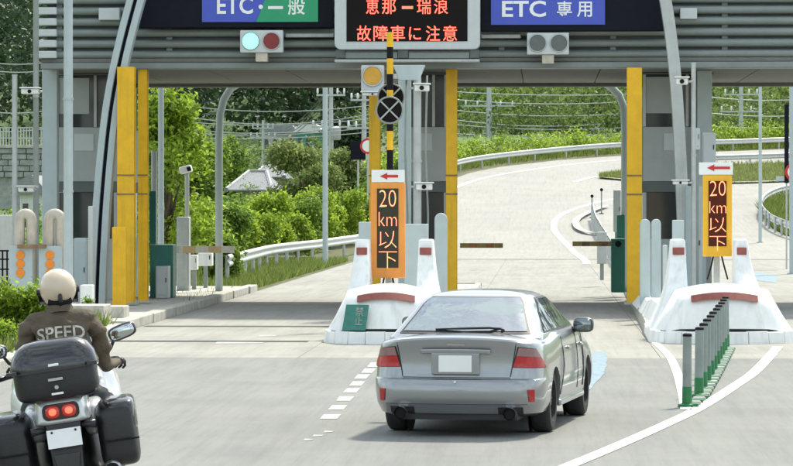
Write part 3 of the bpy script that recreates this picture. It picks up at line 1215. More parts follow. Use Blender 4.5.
# ETC / general lane sign
o = at(260, 27, YS)
t = thing('lane_sign', 'dark sign box with blue and green panel over the empty lane', 'sign', o, 0, 'lane signs on the toll canopy')
pxbox(MB(o), 137, -20, 333, 27.5, YS + .03, .3).build('sign_box', M['box_dark'], t, bev=.02)
a, c = at(202, 22, YS), at(318, -14, YS)
dv0, dv1 = XA(256, YS), XA(270, YS)
MB(o).prism([(a.x, a.z), (dv0, a.z), (dv1, c.z), (a.x, c.z)], YS, YS + .028).build('blue_panel', M['sign_blue'], t)
MB(o).prism([(dv0 + .004, a.z), (c.x, a.z), (c.x, c.z), (dv1 + .004, c.z)], YS, YS + .028).build('green_panel', M['sign_green'], t)
for body, p0, p1, q0, q1, bold in (('ETC', 217, 253, 14, -3.5, .02), ('・', 258.5, 263, 9, 4.5, .03), ('一', 268, 283, 9, 6, .02), ('般', 288, 305, 15, -3.5, .012)):
    A, C = at(p0, q0, YS), at(p1, q1, YS)
    lettering('lettering', body, M['sign_white'], t, A.x, C.x, A.z, C.z, YS - .002, o, bold)
# ETC only sign
o = at(548, 27, YS)
t = thing('lane_sign', 'dark sign box with plain blue panel over the silver car lane', 'sign', o, 0, 'lane signs on the toll canopy')
pxbox(MB(o), 480.5, -20, 665, 31, YS + .03, .3).build('sign_box', M['box_dark'], t, bev=.02)
MB(o).box((XA(491, YS), YS, ZA(25, YS)), (XA(605, YS), YS + .028, ZA(-14, YS))).build('blue_panel', M['sign_blue'], t)
for body, p0, p1, q0, q1, bold in (('ETC', 502, 546, 17, .5, .02), ('専', 557, 572, 17, 1, .012), ('用', 577, 592, 17, 1.5, .012)):
    A, C = at(p0, q0, YS), at(p1, q1, YS)
    lettering('lettering', body, M['sign_white'], t, A.x, C.x, A.z, C.z, YS - .002, o, bold)
# message board
YM = YF - .75
o = at(407, 50, YM)
t = thing('message_board', 'dark electronic board with two lines of red characters in a pale frame', 'message board', o)
A, C = at(334.5, 49.5, YM), at(480, -22, YM)


def rrect(x0, z0, x1, z1, r, n=6):
    P = []
    for (cx, cz, a0) in ((x1 - r, z1 - r, 0), (x0 + r, z1 - r, 90), (x0 + r, z0 + r, 180), (x1 - r, z0 + r, 270)):
        for k in range(n + 1):
            q = R(a0 + 90 * k / n)
            P.append((cx + r * math.cos(q), cz + r * math.sin(q)))
    return P


MB(o).prism(rrect(A.x, A.z, C.x, C.z, .13), YM, YM + .4).build('frame', M['board_frame'], t, bev=.02)
a, c = at(346.5, 41.5, YM), at(467.5, -16, YM)
MB(o).box((a.x, YM - .012, a.z), (c.x, YM - .001, c.z)).build('led_face', M['led_face'], t)
for body, p0, p1, q0, q1 in (('恵', 366, 379, 14, -1), ('那', 382, 396, 14, -1), ('ー', 402, 413, 9, 6), ('瑞', 417, 431, 14, -1), ('浪', 434, 448, 14, -1),
                             ('故', 357, 371, 41, 25.5), ('障', 373.5, 388, 41, 25.5), ('車', 390.5, 405, 41, 25.5), ('に', 409, 421, 40, 27), ('注', 426, 440, 41, 25.5), ('意', 443, 457, 41, 25.5)):
    A2, C2 = at(p0, q0, YM), at(p1, q1, YM)
    lettering('lettering', body, M['led_red'], t, A2.x, C2.x, A2.z, C2.z, YM - .014, o, .003)
for (pa, pb) in ((336, 345), (398, 408), (470, 479)):
    pxbox(MB(o), pa, 49.5, pb, 58, YM + .1, .25).build('hanger', M['gate_dark'], t, bev=.01)
pxbox(MB(o), 345.2, 52, 397.5, 58.5, YM + .12, .2).build('under_tray', M['gate_steel'], t, bev=.012)
pxbox(MB(o), 408.5, 52, 469.5, 58.5, YM + .12, .2).build('under_tray', M['gate_steel'], t, bev=.012)
pxbox(MB(o), 334.5, 59, 479.5, 62, YM + .08, .34).build('rail', M['galv'], t, bev=.01)


def signal(label, pa, pya, pb, pyb, y, lens, group=None):
    o = at((pa + pb) / 2, pyb, y)
    t = thing('lane_signal', label, 'traffic light', o, 0, group)
    pxbox(MB(o), pa, pya, pb, pyb, y, .22).build('housing', M['board_frame'], t, bev=.02)
    for (px, py, rpx, m) in lens:
        c = at(px, py, y)
        r = rpx / 48.5
        L = MB(o).disc((c.x, c.z), r, y - .02, y - .001).build('lens', m, t, bev=.008)
        b = MB(o)
        P = [(c.x + (r + .012) * math.cos(2 * PI * k / 24), c.z + (r + .012) * math.sin(2 * PI * k / 24)) for k in range(24)]
        b.tube([(x, y - .02, z) for x, z in P + P[:1]], .012, 6, False)
        b.build('lens_ring', M['galv'], t, smooth=True)
    pxbox(MB(o), (pa + pb) / 2 - 6, pyb + .1, (pa + pb) / 2 + 6, pyb + 9, y + .05, .25).build('bracket', M['duct'], t, bev=.01)
    return t


signal('lane signal with glowing green and dark red lenses under the canopy', 240, 30, 283, 52.5, YF - .4, [(250.5, 41, 8, M['lens_green']), (271.5, 41, 8, M['lens_red'])])
signal('lane signal with both lenses dark below the plain blue sign', 527, 32.5, 569, 54.5, YF - .4, [(537.5, 43, 8, M['lens_off']), (559, 43, 8, M['lens_off'])])
for (pa, pb, py, lb) in ((285, 334, 35, 'pale conduit bar beside the green lit signal'), (481, 521, 36, 'pale conduit bar beside the dark lane signal')):
    o = at(pa, py, YF - .1)
    tag(pxbox(MB(o), pa, py - 2.2, pb, py + 2.2, YF - .05, .1).build('conduit', M['galv'], None, bev=.02), lb, 'conduit').location = o


def ledsign(label, pa, pb, pya, pyb, y, frame, face, py_plate, plate_px, arrow, lines, grp='portrait speed limit displays'):
    o = at((pa + pb) / 2, pyb, y)
    t = thing('speed_display', label, 'speed sign', o, 0, grp)
    A, C = at(pa, pyb, y), at(pb, pya, y)
    MB(o).box((A.x, y, A.z), (C.x, y + .18, C.z)).build('frame', frame, t, bev=.018)
    mx_ = (C.x - A.x) * .19
    MB(o).box((A.x + mx_, y - .012, A.z + .17), (C.x - mx_, y - .001, C.z - .10)).build('led_face', face, t)
    for (body, u0, u1, q0, q1) in lines:
        lettering('lettering', body, M['led_salmon'], t, A.x + (C.x - A.x) * u0, A.x + (C.x - A.x) * u1, ZA(q0, y), ZA(q1, y), y - .014, o, -.02)
    P0, P1 = at(plate_px[0], pya - .3, y), at(plate_px[1], py_plate, y)
    pl = MB(o).box((P0.x, y + .01, P0.z), (P1.x, y + .05, P1.z)).build('arrow_plate', M['sign_white'], t, bev=.006)
    (ax0, ax1, ay) = arrow
    z = ZA(ay, y)
    x0, x1 = XA(ax0, y), XA(ax1, y)
    h = .055
    MB(o).prism([(x0, z), (x0 + .12, z + h), (x0 + .12, z + .022), (x1, z + .022), (x1, z - .022), (x0 + .12, z - .022), (x0 + .12, z - h)], y + .002, y + .0095).build('arrow', M['red'], pl)
    # cables
    for (dx) in (-.06, .07):
        xc = (A.x + C.x) / 2 + dx
        MB(o).tube([(xc, y + .1, A.z + .02), (xc + dx * .6, y + .1, A.z - .15), (xc + dx * 1.6, y + .25, A.z - .38)], .014, 6).build('cable', M['black'], t, smooth=True)
    MB(o).box(((A.x + C.x) / 2 - .05, y + .2, .5), ((A.x + C.x) / 2 + .05, y + .3, C.z)).build('post', M['galv'], t, bev=.01)
    return t


ledsign('orange framed speed display with grey green face', 370.5, 405, 182.5, 278, 54.6, M['orange'], M['led_face3'], 170, (371.5, 404.5), (380, 398, 176.2),
        [('20', .26, .74, 207, 190), ('km', .24, .76, 226, 212), ('以', .25, .76, 248, 231), ('下', .24, .77, 268.5, 251.5)])
ledsign('amber framed speed display with brown face', 703, 732, 175, 256.5, 54.9, M['amber_frame'], M['led_face2'], 162.5, (699, 733), (707, 730, 168),
        [('20', .24, .78, 196, 181), ('km', .22, .8, 213, 201.5), ('以', .22, .8, 232, 217.5), ('下', .22, .8, 250.5, 236)])

# flashing amber lamp
o = at(372, 92, 66.5)
t = thing('flasher_lamp', 'grey box with one round amber lamp beside the striped pole', 'warning lamp', o)
pxbox(MB(o), 361, 65, 384, 92, 66.5, .2).build('housing', M['board_frame'], t, bev=.025)
c = at(372.5, 76, 66.5)
MB(o).disc((c.x, c.z), .185, 66.47, 66.499).build('lens', M['amber'], t, bev=.01)
P = [(c.x + .2 * math.cos(2 * PI * k / 24), c.z + .2 * math.sin(2 * PI * k / 24)) for k in range(25)]
MB(o).tube([(x, 66.47, z) for x, z in P], .02, 6, False).build('hood', M['galv'], t, smooth=True)
MB(o).box((c.x + .3, 66.6, c.z - .05), (XA(398, 66.5), 66.7, c.z + .05)).build('bracket', M['galv'], t)

# striped pole
YP = 58.5
xs = XA(390, YP)
t = thing('striped_pole', 'thin yellow and black banded pole before the message board', 'pole', (xs, YP, .17))
zz = [ZA(py, YP) for py in (32, 47, 58.5, 74, 90, 101, 131, 150, 172)]
for k in range(len(zz) - 1):
    MB((xs, YP, .17)).cyl((xs, YP, zz[k + 1]), (xs, YP, zz[k]), .058, n=14).build('band', M['yellow'] if k % 2 == 0 else M['black'], t, ang=40)
MB((xs, YP, .17)).cyl((xs, YP, .17), (xs, YP, zz[-1]), .05, n=14).build('shaft', M['pole_dark'], t, ang=40)

# pair of ring signals with crosses
for (px, py, dy, lb) in ((389.5, 110, 0, 'lower black ring signal crossed by two bars on the striped pole'), (391, 97, .25, 'upper black ring signal half hidden behind its twin')):
    c = at(px, py, YP - .16 + dy)
    r = 13.2 * YP / F
    t = thing('ring_signal', lb, 'ring signal', c, 0, 'round crossed signals on the striped pole')
    y = c.y
    P = [(c.x + r * math.cos(2 * PI * k / 32), y, c.z + r * math.sin(2 * PI * k / 32)) for k in range(33)]
    MB(c).tube(P, .016, 8, False).build('rim', M['pole_dark'], t, smooth=True)
    MB(c).disc((c.x, c.z), r - .015, y + .03, y + .05).build('disc', M['led_face'], t)
    for s in (1, -1):
        d = r * .68
        MB(c).tube([(c.x - d, y + .012 - .012 * s, c.z - d * s), (c.x + d, y + .012 - .012 * s, c.z + d * s)], .016, 6).build('cross_bar', M['galv'], t)

# ================================================================== POLES AND CAMERAS
def pole(label, pa, pb, py_top, y, m='pole', zb=.15, square=False, name='pole', cap=True, px_off=0, group=None):
    a, c = XA(pa, y), XA(pb, y)
    x = (a + c) / 2
    r = (c - a) / 2
    zt = ZA(py_top, y, (pa + pb) / 2)
    o = (x, y, zb)
    t = thing(name, label, 'pole', o, 0, group)
    if square:
        MB(o).box((a, y - r, zb), (c, y + r, zt)).build('shaft', M[m], t, bev=.012)
    else:
        MB(o).cyl((x, y, zb), (x, y, zt), r, r * .93, 16).build('shaft', M[m], t, ang=40)
    MB(o).cyl((x, y, zb - .02), (x, y, zb + .04), r * 1.9, n=16).build('base_plate', M['galv'], t, ang=40)
    for k in (.35, .62):
        zz = zb + (zt - zb) * k
        MB(o).cyl((x, y, zz), (x, y, zz + .05), r * 1.1, n=16).build('strap', M['galv'], t, ang=40)
    if cap:
        MB(o).cyl((x, y, zt), (x, y, zt + .03), r * 1.05, n=16).build('cap', M['galv'], t, ang=40)
    return t


def camera_unit(label, pa, pb, pya, pyb, y, arm_to, group='small white roadside cameras'):
    a, c = at(pa, pyb, y), at(pb, pya, y)
    o = ((a.x + c.x) / 2, y, a.z)
    t = thing('camera_unit', label, 'camera', o, 0, group)
    zc = (a.z + c.z) / 2
    MB(o).box((a.x, y, a.z), (c.x, y + .26, c.z)).build('housing', M['white_plastic'], t, bev=.02)
    MB(o).box((a.x - .03, y - .05, c.z + .004), (c.x + .03, y + .28, c.z + .03)).build('sun_shield', M['white_plastic'], t, bev=.008)
    MB(o).disc(((a.x + c.x) / 2, zc), min(.05, (c.z - a.z) * .35), y - .02, y - .001, 14).build('lens', M['black'], t)
    xq = XA(arm_to, y)
    xa = a.x if xq < a.x else c.x
    MB(o).tube([(xa, y + .13, zc), (xq, y + .15, zc)], .025, 8).build('arm', M['galv'], t, smooth=True)
    return t


pole('tall pale blue grey pole crossing in front of the louvres by the verge', 63.5, 73, -30, 62.0)
pole('tall dark weathered pole at the canopy end, before the forest', 33, 39, -30, 66.5, 'pole_dark')
pole('thin grey pole nearest the picture edge, before the stone wall', 12, 17.5, 76, 66.5, 'galv')
pole('grey pole with dark lower half rising behind the yellow pair', 158, 164, 66, 80, 'pole')
pole('short stout grey pole beside the teal barrier machine', 151, 157.5, 152, 76, 'galv')
pole('slender lamp post standing among the shrubs beyond the guardrail', 322.5, 328, 82, 118, 'pole', T(XA(325, 118), 118))
pole('grey round post behind the orange framed speed sign', 413, 421.5, 72, 64, 'galv')
pole('slender grey post carrying the crossed ring signals', 398.5, 411, 72, 64.4, 'pole', square=True)
pole('thin pale post with camera boxes behind the amber framed sign', 691, 696, 64, 66, 'galv')
pole('thin tall pole beyond the far guardrail gap at the picture edge', 758.5, 762, 70, 150, 'pole', T(XA(760, 150), 150))
# head bracket of the centre post
o = at(409, 80, 63.9)
A, C = at(393, 80, 63.9), at(425, 65, 63.9)
tag(MB(o).prism([(A.x + .12, A.z), (C.x - .12, A.z), (C.x, C.z), (A.x, C.z)], 63.9, 64.15).build('bracket', M['pole'], None, bev=.01),
    'flared grey bracket head under the message board', 'bracket').location = o
# conduit runs up the centre post
for px in (406.5, 427):
    x = XA(px, 64.1)
    tag(MB((x, 64.1, .2)).tube([(x, 64.1, .17), (x + .02, 64.1, 2.0), (x - .03, 64.1, 3.3), (x, 64.15, 4.7)], .02, 7).build('conduit', M['pole_dark'], None, smooth=True),
        'thin conduit running up the grey centre post' if px < 410 else 'thin conduit hanging beside the narrow booth window', 'conduit').location = (x, 64.1, .2)

camera_unit('white camera on the centre post just under the bracket head', 414.5, 429, 84.5, 91, 63.7, 410)
camera_unit('lower white camera on the centre post above the dark booth window', 416, 432, 183.5, 190, 63.7, 411)
camera_unit('white camera bar under the amber lamp', 362, 383, 92.5, 95.5, 66.2, 398)
camera_unit('white camera box high on the thin post by the leaning arch leg', 676, 688, 78, 84.5, 65.7, 693)
camera_unit('flat white camera above the dark window of the amber sign island', 673, 688, 181, 184.5, 65.7, 693)
camera_unit('white camera on the dark pole above the stone wall', 21, 38, 88.5, 94, 66.0, 41)
camera_unit('lower white camera on the thin pole nearest the picture edge', 18, 33, 187, 192, 66.0, 35)
# dome camera on thin pole
o = (XA(187, 79), 79, .1)
t = thing('camera_mast', 'thin mast with angled white camera above the grey cabinet', 'camera', o)
c = at(187, 172, 79)
MB(o).tube([(c.x, 79, .1), (c.x, 79, c.z - .2), (c.x, 79, c.z)], .055, 10).build('mast', M['galv'], t, smooth=True)
mx = Matrix.Translation(c) @ Matrix.Rotation(R(-16), 4, 'Y')
MB(o).cbox((0, -.1, .06), (.28, .42, .17), mx).build('housing', M['white_plastic'], t, bev=.03)
MB(o).cbox((.1, -.32, .045), (.1, .03, .1), mx).build('lens', M['black'], t, bev=.01)
# equipment cabinet posts at the exit of the first lane
def cabinet(label, pa, pb, pya, pyb, y, m, zb=.13, d=.35, name='cabinet', door=True):
    a, c = at(pa, pyb, y), at(pb, pya, y)
    o = ((a.x + c.x) / 2, y, zb)
    t = thing(name, label, 'cabinet', o)
    z0 = zb if pyb > 285 else a.z
    MB(o).box((a.x, y, z0), (c.x, y + d, c.z)).build('body', M[m], t, bev=.02)
    if door:
        w_ = c.x - a.x
        dd = MB(o).box((a.x + w_ * .1, y - .012, z0 + .08), (c.x - w_ * .1, y - .001, c.z - .06)).build('door', M[m], t, bev=.004)
        MB(o).box((c.x - w_ * .2, y - .03, (z0 + c.z) / 2), (c.x - w_ * .14, y - .013, (z0 + c.z) / 2 + .1)).build('handle', M['black'], dd)
    if z0 > zb + .05:
        xm = (a.x + c.x) / 2
        MB(o).box((xm - .05, y + .1, zb), (xm + .05, y + .2, z0)).build('stand', M['pole_dark'], t)
    return t


cabinet('tall plain grey cabinet under the angled camera', 176.5, 189, 217, 290, 78.5, 'galv', d=.4)
cabinet('teal barrier machine body beside the yellow pair', 150, 173, 245, 304, 72.5, 'teal', d=.6)
cabinet('pale grey cover box in front of the teal machine', 155.5, 168, 266, 300, 71.8, 'galv', d=.5)
cabinet('dark green slatted panel above the teal machine', 149.5, 156, 191, 244, 75, 'teal', d=.1, door=False)
cabinet('white meter box on a stand, next to the grey cabinet', 190, 197, 255, 270, 79.5, 'white_plastic')
cabinet('wide white meter box on a stand before the dry weeds', 198, 212, 253, 266, 81.0, 'white_plastic')
cabinet('pale tall cabinet on the verge island behind the rider', 74, 86.5, 238, 300, 66, 'pole')
cabinet('slim white post cabinet behind the rider', 88, 93, 206, 300, 65, 'booth_light', door=False)
cabinet('pale box low behind the rider helmet', 80, 92, 285, 312, 62, 'white_plastic', door=False)
cabinet('white switch box on the amber sign island column', 702, 716, 132, 167, 69.2, 'booth_light', d=.2)
cabinet('small white box on the thin camera post', 693, 700, 128, 150, 66.3, 'booth_light', d=.18)
cabinet('grey cabinet tucked behind the amber framed sign', 686, 702, 186, 300, 66.8, 'pole', zb=.17)

# flat guard posts
def guard_post(label, pa, pb, py_top, y, m='pole', zb=.17, rnd=False):
    a, c = XA(pa, y), XA(pb, y)
    zt = ZA(py_top, y)
    o = ((a + c) / 2, y, zb)
    t = thing('guard_post', label, 'guard post', o, 0, 'grey guard posts on the toll islands')
    r = (c - a) / 2
    if rnd:
        P = [(a, zb), (c, zb), (c, zt - r)] + [((a + c) / 2 + r * math.cos(PI * k / 10), zt - r + r * math.sin(PI * k / 10)) for k in range(1, 10)] + [(a, zt - r)]
    else:
        P = [(a, zb), (c, zb), (c, zt), (a, zt)]
    MB(o).prism(P, y, y + .22).build('post', M[m], t, bev=.015)
    MB(o).box((a - .04, y - .05, zb - .01), (c + .04, y + .27, zb + .05)).build('footing', M['kerb'], t, bev=.01)
    return t


guard_post('grey post behind the pylon nearest the empty lane', 358.5, 371, 222, 60)
guard_post('wide grey post behind the speed display of the empty lane side', 404, 428, 224, 58.5)
guard_post('round topped grey post at the foot of the yellow lane column', 434.5, 447, 213, 62, rnd=True)
guard_post('grey post, nearer of two at the amber island column', 651.5, 661, 219, 61, rnd=True)
guard_post('grey post, farther of two at the amber island column', 640, 650.5, 219, 63, rnd=True)
guard_post('grey post directly behind the pylon of the amber sign', 672.5, 684, 220, 60)
guard_post('slim white post next to the green equipment on the amber island', 663, 667.5, 245, 60.5, 'booth_light')
for k, (y0, y1, h) in enumerate(((56.5, 59.4, .52), (59.45, 63.4, .42), (63.45, 67.3, .34))):
    o = (RI0 + .5, y0, .17)
    tag(MB(o).add([(RI0 + .12, y0, .165), (RI0 + .9, y0, .165), (RI0 + .9, y1, .165), (RI0 + .12, y1, .165), (RI0 + .26, y0 + .1, h), (RI0 + .88, y0 + .1, h), (RI0 + .88, y1 - .02, h), (RI0 + .26, y1 - .02, h)],
                  [(0, 3, 2, 1), (4, 5, 6, 7), (0, 1, 5, 4), (1, 2, 6, 5), (2, 3, 7, 6), (3, 0, 4, 7)]).build('concrete_ledge', M['white_conc'], None, bev=.02),
        ['pale concrete ledge along the island kerb, nearest to the white nose', 'pale concrete ledge along the island kerb, middle of three', 'pale concrete ledge at the yellow column foot on the amber sign island'][k], 'concrete ledge', 'ledges along the island kerb').location = o


# inverted-U crash guards with orange reflectors
for i, (pc, lb) in enumerate(((25.5, 'cream bent pipe guard with reflectors at the picture edge'), (55, 'cream bent pipe guard with reflectors beside the tall pale pole'))):
    y = 63.5
    x0, x1 = XA(pc - 6, y), XA(pc + 6, y)
    xm, rr = (x0 + x1) / 2, (x1 - x0) / 2
    zt = ZA(214, y)
    o = (xm, y, .13)
    t = thing('pipe_guard', lb, 'pipe guard', o, 0, 'bent pipe guards on the verge')
    P = [(x0, y, .1), (x0, y, zt - rr)] + [(xm - rr * math.cos(PI * k / 10), y, zt - rr + rr * math.sin(PI * k / 10)) for k in range(1, 10)] + [(x1, y, zt - rr), (x1, y, .1)]
    MB(o).tube(P, .105, 12).build('pipe', M['duct'], t, smooth=True)
    x_ = XA(pc - 5, y)
    MB(o).box((x_ - .2, y - .16, .1), (x_ + .26, y - .12, ZA(246, y))).build('panel', M['pole'], t, bev=.01)
    for py in (255, 264, 273):
        c = at(pc - 5, py, y - .16)
        MB(o).disc((c.x, c.z), .085, y - .185, y - .161, 16).build('reflector', M['orange_refl'], t, bev=.006)
o = at(40, 246, 63)
tag(pxbox(MB(o), 17, 244.5, 46, 248.5, 63.2, .1).build('cross_bar', M['rust'], None, bev=.01), 'rusty bar linking the bent pipe guards', 'bar').location = o

# barrier arms
def barrier(label, pa, pb, py, y, m1, m2, box_px, flip=False, thick=.11):
    A, C = at(pa, py, y), at(pb, py, y)
    o = (XA(box_px, y), y, .17)
    t = thing('barrier_arm', label, 'barrier', o, 0, 'lane barrier arms')
    n = 5
    for k in range(n):
        x0, x1 = A.x + (C.x - A.x) * k / n, A.x + (C.x - A.x) * (k + 1) / n
        MB(o).box((x0 + .001, y - .03, A.z - thick / 2), (x1 - .001, y + .03, A.z + thick / 2)).build('arm_band', m1 if k % 2 == 0 else m2, t)
    MB(o).box((o[0] - .16, y - .2, .17), (o[0] + .16, y + .2, A.z + .12)).build('drive_box', M['teal'], t, bev=.02)
    MB(o).cyl((o[0], y - .24, A.z), (o[0], y - .2, A.z), .07, n=14).build('pivot', M['black'], t)
    return t


M['arm_rust'] = mat('faded_orange_arm', (.42, .17, .06), .6, var=.2, scale=9)
M['arm_khaki'] = mat('faded_khaki_arm', (.36, .27, .10), .7, var=.2, scale=9)
M['arm_white'] = mat('arm_white', (.70, .68, .62), .6, var=.12, scale=9, streak=.2)
M['arm_cream'] = mat('arm_cream', (.66, .50, .27), .6, var=.12, scale=9, streak=.2)
barrier('rust and khaki barrier arm reaching from the middle island', 460, 503, 245.5, 76, M['arm_khaki'], M['arm_rust'], 449)
barrier('khaki and dark barrier arm reaching from the amber sign island', 572.5, 617, 243.8, 76, M['arm_khaki'], M['rust'], 618)
barrier('cream and white barrier arm across the verge beside the teal machine', 170, 234, 249.5, 76.5, M['arm_white'], M['arm_cream'], 168, thick=.16)
cabinet('slim teal cabinet behind the amber island yellow column', 617, 625, 215, 300, 78, 'teal', zb=.17)
cabinet('dark edged white casing high behind the amber island column', 613.5, 621, 190, 232, 79, 'booth_light', zb=.17)
cabinet('grey panel leaning past the far barrier arm', 597, 607, 232, 264, 88, 'galv', zb=.17, d=.12, door=False)

# green based bollards along the gore
BP = [(687, 407), (699, 397), (703, 390.5), (707, 384), (710.5, 378), (713.5, 372.5), (716.5, 367), (719, 362), (721.5, 357.5), (724, 353), (726, 349)]
names = ['nearest and lone', 'second', 'third', 'fourth', 'fifth', 'sixth', 'seventh', 'eighth', 'ninth', 'tenth', 'farthest, close against the white nose,']
for i, (px, py) in enumerate(BP):
    p = on_plane(px, py)
    lb = 'slim grey bollard with green foot, %s of the curved row' % names[i]
    t = thing('bollard', lb, 'bollard', (p.x, p.y, 0), random.Random(i).uniform(0, 6), 'green footed bollards in a curved row')
    MB().tube([(0, 0, .0), (0, 0, .03), (0, 0, .04)], [.10, .10, .06], 16).build('foot', M['green_base'], t, ang=40)
    MB().cyl((0, 0, .04), (0, 0, .22), .055, .052, 16).build('sleeve', M['green_base'], t, ang=40)
    MB().cyl((0, 0, .22), (.008, 0, .765), .05, .048, 16).build('shaft', M['bollard'], t, ang=40)
    MB().tube([(.008, 0, .765), (.008, 0, .79), (.008, 0, .80)], [.052, .05, .03], 16).build('cap', M['black'], t, ang=40)
t = thing('separator_strip', 'green and white toothed strip at the feet of the bollards', 'lane separator', on_plane(700, 400))
o = on_plane(700, 400)
q = []
for i in range(len(BP) - 1):
    a, c = on_plane(BP[i][0] + 5, BP[i][1]), on_plane(BP[i + 1][0] + 5, BP[i + 1][1])
    k = max(2, int((c - a).length / .33))
    for j in range(k):
        q.append(a.lerp(c, j / k))
for i, p in enumerate(q):
    MB(o).box((p.x - .07, p.y - .07, .0), (p.x + .07, p.y + .07, .045)).build('tooth', M['paint_old'] if i % 2 else M['green_base'], t, bev=.015)

# road sign post at the picture edge
y = 112
o = (XA(789, y), y, T(XA(789, y), y))
t = thing('road_sign', 'dark post with red rimmed round sign at the picture edge', 'sign', o)
MB(o).box((XA(786, y), y + .08, o[2]), (XA(787.6, y), y + .15, ZA(106, y))).build('post', M['galv'], t, bev=.01)
pxbox(MB(o), 784.5, 104, 788.8, 183, y, .07).build('back_board', M['box_dark'], t, bev=.01)
c = at(794, 172, y)
MB(o).disc((c.x, c.z), .31, y - .05, y - .02, 28).build('rim', M['red'], t)
MB(o).disc((c.x, c.z), .22, y - .06, y - .051, 28).build('face', M['sign_white'], t)
pxbox(MB(o), 776, 176.5, 786, 181, y + .02, .08).build('side_plate', M['pole'], t, bev=.01)
y = 104
pole('pale square post at the picture edge beside the curved guardrail', 789.5, 795, 84, y, 'pole', T(XA(790, y), y), square=True)


# ================================================================== GUARDRAILS
def guardrail(label, pts, step=4.0, h=.78):
    "W-beam on posts along ground points"
    P = [Vector((p[0], p[1], T(p[0], p[1]))) for p in pts]
    out = []
    for i in range(len(P) - 1):
        p0, p1, p2, p3 = P[max(i - 1, 0)], P[i], P[i + 1], P[min(i + 2, len(P) - 1)]
        for j in range(10):
            t = j / 10
            q = .5 * (2 * p1 + (p2 - p0) * t + (2 * p0 - 5 * p1 + 4 * p2 - p3) * t * t + (3 * p1 - p0 - 3 * p2 + p3) * t ** 3)
            q.z = T(q.x, q.y)
            out.append(q)
    out.append(P[-1])
    o = out[0].copy()
    t = thing('guardrail', label, 'guardrail', o, 0, 'steel guardrails along the ramp')
    prof = [(.0, h - .35), (.05, h - .3), (.05, h - .24), (0, h - .19), (0, h - .16), (.05, h - .11), (.05, h - .05), (0, h), (-.02, h), (.03, h - .06), (.03, h - .1), (-.02, h - .15), (-.02, h - .2), (.03, h - .25), (.03, h - .29), (-.02, h - .35)]
    MB(o).sweep(prof, out).build('beam', M['rail_white'], t, ang=50)
    L = 0
    nxt = .3
    for i in range(1, len(out)):
        L += (out[i] - out[i - 1]).length
        if L >= nxt:
            q = out[i]
            MB(o).cyl((q.x - .05, q.y + .08, q.z - .1), (q.x - .05, q.y + .08, q.z + h - .02), .057, n=8).build('post', M['galv'], t, ang=40)
            nxt += step
    return t


guardrail('long guardrail winding past the shrubs behind the empty lane', [(XA(px, y), y) for px, y in ((228, 92), (241, 98), (256, 106), (275, 116), (310, 128), (345, 137), (372, 144))], 4)
off = lambda p, d: (p[0], p[1] + d)


def offl(pts, d):
    "points shifted to the left of the direction of travel"
    out = []
    for i, p in enumerate(pts):
        a, c = pts[max(i - 1, 0)], pts[min(i + 1, len(pts) - 1)]
        v = Vector((c[0] - a[0], c[1] - a[1])).normalized()
        out.append((p[0] - v.y * d, p[1] + v.x * d))
    return out


EDGE = [tuple(on_ground(px, py)[:2]) for px, py in ((395, 224), (420, 201), (447, 181), (470, 173), (500, 167), (560, 160), (620, 155), (680, 152.5), (735, 151), (793, 149), (850, 147))]

guardrail('far guardrail along the outer edge of the climbing ramp', offl(EDGE, .9), 4)
guardrail('guardrail over the grass gore by the picture edge', [off(on_ground(px, py), .5) for px, py in ((640, 171), (690, 168.5), (735, 167), (793, 165), (850, 163))], 4)
guardrail('short guardrail curling around the tall grass patch', [on_ground(px, py)[:2] for px, py in ((796, 240), (783, 236), (770, 229), (761.5, 219), (763, 211), (770, 205), (782, 200), (800, 197))], 2.5)
guardrail('short guardrail behind the far end of the amber sign island', [on_ground(px, py)[:2] for px, py in ((618, 268), (607, 252), (596, 232), (593, 220))], 2)
for (px, py, h, lb) in ((592, 218, 1.1, 'thin dark delineator, nearer of the pair past the far island tip'), (601.5, 214, 1.25, 'thin dark delineator, taller of the pair past the far island tip')):
    p = on_ground(px, py)
    t = thing('delineator', lb, 'delineator', p, 0, 'thin delineators past the island tip')
    MB().cyl((0, 0, 0), (0, 0, h), .035, n=10).build('stake', M['pole_dark'], t, ang=40)
    MB().disc((0, h), .085, -.05, -.02, 16).build('reflector', M['black'], t)
    MB().cyl((0, 0, 0), (0, 0, .04), .12, n=12).build('foot', M['black'], t)

# tip kerb of the inner gore
struct(ribbon('gore_tip_kerb', [on_ground(px, py) for px, py in ((600, 236), (585, 234), (577, 229), (577, 222), (588, 215), (606, 208))], .35, M['kerb'], .14))

# ================================================================== VEGETATION
def leafy(label, px, Y, wpx, py_top, mat_, n, leaf, seed, name='shrub', group='shrubs below the ramp guardrail', k=16, dep=None):
    X = XA(px, Y)
    wd = wpx * Y / F
    z0 = T(X, Y)
    h = ZA(py_top, Y, px) - z0
    return shrub(label, X, Y, wd, h * 1.02, M[mat_], n, leaf, seed, name, group, 'tree' if name.endswith('tree') else 'shrub', dep or wd * .8, k, trunk=.018 if name.endswith('tree') else .012)


# near verge bush beside the rider
leafy('bright leafy bush on the verge left of the helmet', 14, 51.5, 66, 278, 'leaf_bright', 7000, .085, 11, group='bushes on the near verge', k=12)
leafy('small green bush at the verge kerb below the larger bush', 4, 47.5, 44, 318, 'leaf_bright', 3600, .075, 12, group='bushes on the near verge')
leafy('low weed clump between the pale cabinets and the kerb', 88, 60.5, 14, 292, 'leaf_mid', 700, .06, 13, group='bushes on the near verge', k=5)
